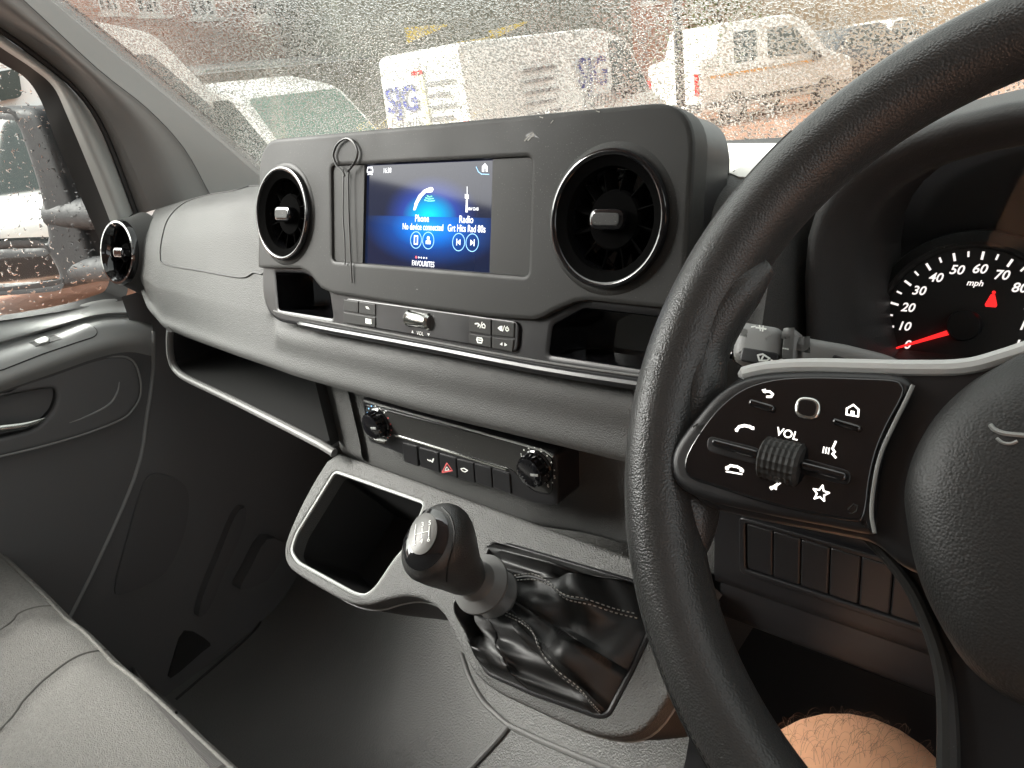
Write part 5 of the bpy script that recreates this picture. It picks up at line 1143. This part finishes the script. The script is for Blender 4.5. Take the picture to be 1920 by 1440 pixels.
# buildings
def brick_mat(name, c1, c2, mo, sc):
    m = bpy.data.materials.new(name); m.use_nodes = True; t = m.node_tree; b = t.nodes['Principled BSDF']; b.inputs['Roughness'].default_value = .85
    tc = t.nodes.new('ShaderNodeTexCoord'); tx = t.nodes.new('ShaderNodeTexBrick'); tx.inputs['Scale'].default_value = sc; tx.inputs['Color1'].default_value = (*c1, 1); tx.inputs['Color2'].default_value = (*c2, 1); tx.inputs['Mortar'].default_value = (*mo, 1)
    mp = t.nodes.new('ShaderNodeMapping'); mp.inputs['Rotation'].default_value = (math.pi / 2, 0, 0); t.links.new(tc.outputs['Object'], mp.inputs[0]); t.links.new(mp.outputs[0], tx.inputs[0]); t.links.new(tx.outputs[0], b.inputs['Base Color']); return m
m_brick = brick_mat('red brick', (.36, .15, .095), (.42, .185, .115), (.45, .41, .36), 4.5)
m_slate = mat('grey slate roof', (.15, .155, .155), .7, vary=.2, vscale=2); m_wframe = mat('white window frame', (.8, .8, .78), .4); m_shed = mat('dark green-grey cladding', (.14, .15, .125), .7, vary=.15, vscale=1)
m_yellow = mat('yellow canopy stripe', (.62, .48, .08), .6)
def building(name, label, pa, pb, ra, rb, H, wins, wall, roof_h=2.5, depth=7):
    a, b = (A3(*pa), A3(*pb)) if len(pa) == 3 else (dirp(pa) * ra, dirp(pb) * rb)
    a[2] = b[2] = GZ; L = np.linalg.norm(b - a); ex = (b - a) / L; n_ = A3(ex[1], -ex[0], 0)
    if np.dot(n_, a) > 0: n_ = -n_
    BFr = Frame(a, ex, (0, 0, 1), n_); bo = thing(name, label, 'building', a + ex * L / 2)
    holes = [[(x, z), (x + w_, z), (x + w_, z + h), (x, z + h)] for x, z, w_, h in wins]
    mb = MB(); mb.plate(BFr, [(0, 0), (L, 0), (L, H), (0, H)], -.3, 0, holes=holes); mb.build('wall', wall, bo, smooth=0)
    mb = MB(); mb.box(BFr.at(L / 2, H / 2, -.35 - depth / 2), (L - .1, H - .1, depth), (BFr.ex, BFr.ey, BFr.n)); mb.build('rear_block', wall, bo, smooth=0)
    for x, z, w_, h in wins:
        mb = MB(); mb.plate(BFr, [(x, z), (x + w_, z), (x + w_, z + h), (x, z + h)], -.14, -.06, holes=[[(x + .09, z + .09), (x + w_ - .09, z + .09), (x + w_ - .09, z + h - .09), (x + .09, z + h - .09)]]); wf = mb.build('window', m_wframe, bo, smooth=0)
        mb = MB(); mb.plate(BFr, [(x + .05, z + .05), (x + w_ - .05, z + .05), (x + w_ - .05, z + h - .05), (x + .05, z + h - .05)], -.13, -.11); mb.build('pane', m_glass, wf, smooth=0)
        mb = MB()
        for k in (1, 2): mb.stroke(BFr, [(x + w_ * k / 3, z), (x + w_ * k / 3, z + h)], .05, -.11, -.05); mb.stroke(BFr, [(x, z + h * k / 3), (x + w_, z + h * k / 3)], .05, -.11, -.05)
        mb.build('glazing_bar', m_wframe, wf, smooth=0, weld=False)
        mb = MB(); mb.box(BFr.at(x + w_ / 2, z - .06, .04), (w_ + .3, .1, .14), (BFr.ex, BFr.ey, BFr.n)); mb.build('sill', m_wframe, wf, smooth=0)
    if roof_h:
        mb = MB(); e = .4; A_ = [BFr.at(-e, H - .1, e), BFr.at(L + e, H - .1, e), BFr.at(L + e, H + roof_h, -depth / 2), BFr.at(-e, H + roof_h, -depth / 2), BFr.at(L + e, H - .1, -depth - e), BFr.at(-e, H - .1, -depth - e)]
        mb.add(A_, [(0, 1, 2, 3), (3, 2, 4, 5), (0, 3, 5), (1, 4, 2)]); mb.build('roof', m_slate, bo, smooth=0)
    return bo, BFr, L
def elev(px): r = ray(px); return r[2] / math.hypot(r[0], r[1])
def pxwins(pa, pb, ra, rb, boxes):                               # window openings of a wall, read off the photograph
    a, b = dirp(pa) * ra, dirp(pb) * rb; a[2] = b[2] = GZ; L = np.linalg.norm(b - a); ex = (b - a) / L; n_ = A3(ex[1], -ex[0], 0)
    if np.dot(n_, a) > 0: n_ = -n_
    F_ = Frame(a, ex, (0, 0, 1), n_); out = []
    for x0, x1, y1, h in boxes:
        q0, q1 = F_.p((x0, y1)), F_.p((x1, y1)); out.append((q0[0], q0[1], q1[0] - q0[0], h))
    return out
building('brick_house', 'red brick house with white barred windows at the upper left', (60, 60), (575, 60), 24, 30, 9.5, pxwins((60, 60), (575, 60), 24, 30, [(190, 232, 24, 1.5), (262, 310, 28, 1.5), (362, 412, 33, 1.5), (478, 520, 34, 1.5)]), m_brick)
bo, BFr, L = building('brick_house', 'smaller red brick house beside a white downpipe behind the lettered van', (578, 40), (700, 60), 33, 36, 10.0, pxwins((578, 40), (700, 60), 33, 36, [(597, 640, 20, 1.6)]), m_brick)
mb = MB(); mb.tube([BFr.at(.25, 0, .1), BFr.at(.25, 9, .1)], .09, 8); mb.build('downpipe', m_wframe, bo)
building('low_shed', 'low dark shed with a pale eaves board left of the workshop', (385, 130), (670, 90), 20, 23, 1.75 + 20 * elev((385, 132)), [], m_shed, roof_h=.3, depth=5)
bo, BFr, L = building('workshop', 'long dark clad workshop with slanting yellow stripes', (655, 120), (1185, 60), 23, 28, 6.8, [], m_shed, roof_h=2.2, depth=8)
for px, px2, wd in [((757, 52), (835, 46), .42), ((852, 80), (935, 66), .22), ((915, 58), (985, 40), .28)]:
    mb = MB(); qa, qb = BFr.p(px), BFr.p(px2); mb.plate(BFr, [(qa[0], qa[1] - wd), (qb[0], qb[1] - .05), (qb[0], qb[1]), (qa[0], qa[1])], .02, .12); mb.build('yellow_stripe', m_yellow, bo, smooth=0)
building('brick_house', 'red brick house at the right above the double-cab van', (1178, 60), (1290, 40), 40, 42, 9.5, pxwins((1178, 60), (1290, 40), 40, 42, [(1205, 1235, 8, 1.5)]), m_brick)
building('mirror_terrace', 'red brick terrace added behind us to darken the door mirror reflection', (-30, -12, 0), (-8, -30, 0), 1, 1, 7.5, [(2 + 4.5 * k, 4.2, 1.2, 1.5) for k in range(6)], m_brick)  # unseen building added as something dark for the mirror to reflect
building('far_terrace', 'pale rendered terrace far behind the parked cars', (1292, 40), (1900, 60), 46, 52, 8.5, [(4 + 4.4 * k, 4.6, 1.4, 1.5) for k in range(6)], mat('buff brick', (.34, .27, .19), .85, vary=.2, vscale=1))
# post beside the double-cab van
mb = MB(); q = dirp((1275, 150)) * 16; mb.tube([A3(q[0], q[1], GZ), A3(q[0], q[1], GZ + 3.3)], .09, 10); tag(mb.build('yard_post', m_dkpaint), 'dark upright post in front of the double-cab van', 'post')
# hedge trees between the buildings
m_leaf = mat('yellow-green foliage', (.10, .13, .03), .7, vary=.4, vscale=3); m_bark = mat('bark', (.09, .07, .05), .9)
def tree(label, px, r, H, cr, seed):
    rg = random.Random(seed); q = dirp(px) * r; b0 = A3(q[0], q[1], GZ); t_ = thing('tree', label, 'tree', b0, 'trees behind the yard')
    mb = MB(); mb.tube([b0, b0 + A3(.1, 0, H * .4), b0 + A3(0, .1, H * .75)], [.16, .12, .05], 8, n=3)
    for k in range(5): a = rg.uniform(0, 6.28); mb.tube([b0 + A3(.08, 0, H * (.35 + .07 * k)), b0 + A3(math.cos(a) * cr * .6, math.sin(a) * cr * .6, H * (.55 + .08 * k))], [.06, .02], 6)
    mb.build('trunk', m_bark, t_); mb = MB()
    cl_ = [b0 + A3(rg.gauss(0, cr * .45), rg.gauss(0, cr * .45), H * rg.uniform(.45, .98)) for _ in range(26)]
    for k in range(2600):
        c = rg.choice(cl_); P = c + A3(rg.gauss(0, cr * .17), rg.gauss(0, cr * .17), rg.gauss(0, cr * .15)); u_ = unit(A3(rg.gauss(0, 1), rg.gauss(0, 1), rg.gauss(0, 1))); w_ = unit(np.cross(u_, A3(rg.gauss(0, 1), rg.gauss(0, 1), rg.gauss(0, 1)))); s_ = rg.uniform(.05, .11)
        mb.add([P - u_ * s_, P + w_ * s_ * .5, P + u_ * s_, P - w_ * s_ * .5], [(0, 1, 2, 3)])
    mb.build('crown', m_leaf, t_, smooth=0, weld=False)
tree('yellow-green tree above the double-cab van', (1345, 60), 34, 5.2, 2.0, 1); tree('leafy tree left of the lettered van behind the yard', (500, 100), 33, 6.5, 2.3, 2); tree('tree seen at the top of the passenger window', (-60, 160), 24, 7.5, 2.6, 3)

# ------------------------------------------------------------------ passenger door mirror
mir = thing('door_mirror', 'large black passenger door mirror beaded with rain outside the window', 'mirror', PX((150, 540), -1.55))
m_mirp = mat('wet black mirror plastic', (.02, .021, .023), .6, spec=.2, bump=('noise', 260, .35, .001), rvary=.12, vscale=60)
m_mglass = mat('mirror glass', (.85, .87, .86), .03, metal=1.0)
MN = unit(A3(.30, -.95, .0)); MXx = unit(np.cross(A3(0, 0, 1), MN)); MF = Frame(PX((70, 400), -1.62), MXx, (0, 0, 1), MN)
mo = [(-190, 230), (-60, 206), (30, 203), (66, 212), (90, 250), (118, 330), (142, 390), (160, 450), (182, 505), (186, 525), (160, 534), (60, 552), (-60, 560), (-200, 560)]
mo2 = [tuple(q) for q in cat([A3(*MF.p(q)) for q in mo], 3, True)]
ug = [tuple(q) for q in cat([A3(*MF.p(q)) for q in [(-185, 250), (-60, 228), (0, 222), (26, 232), (48, 290), (70, 360), (82, 420), (84, 452), (60, 462), (-60, 466), (-190, 470)]], 3, True)]
lg = [tuple(q) for q in cat([A3(*MF.p(q)) for q in [(-185, 478), (-60, 474), (60, 470), (84, 476), (100, 500), (106, 520), (92, 528), (20, 534), (-60, 536), (-190, 540)]], 3, True)]
mb = MB(); mb.plate(MF, mo2, -.05, .0, holes=[ug, lg], bev=.012, back=False); mb.build('mirror_housing', m_mirp, mir, smooth=50)
mb = MB(); oc = ccw(mo2); cc = np.mean(oc, axis=0); mb.loft([[MF.at(*(cc + (A3(*q) - cc) * s_), h) for q in oc] for s_, h in ((1, -.049), (.97, -.09), (.85, -.13), (.6, -.15), (.01, -.155))], cu=True, nv=2); mb.build('mirror_shell', m_mirp, mir, smooth=80)
mb = MB(); mb.plate(MF, inset(ccw(ug), -.004), -.03, -.014); mb.build('mirror_glass', m_mglass, mir, smooth=0)
mb = MB(); n2 = unit(MN + A3(0, 0, -.22)); u2 = unit(np.cross(n2, MXx)); mb.plate(Frame(MF.o, MXx, (0, 0, 1), MN), inset(ccw(lg), -.004), -.03, -.012); mb.build('wide_angle_glass', m_mglass, mir, smooth=0)
for a, b, r in (((110, 402), (235, 398), .030), ((140, 508), (240, 500), .024)):
    mb = MB(); p0, p1 = MF.P(a, -.03), PX(b, -1.40); mb.tube([p0, p0 * .7 + p1 * .3, p1], [r * 1.1, r, r * 1.05], 14, n=4, flat=(0, 0, 1)); mb.build('mirror_arm', m_mirp, mir, smooth=80)
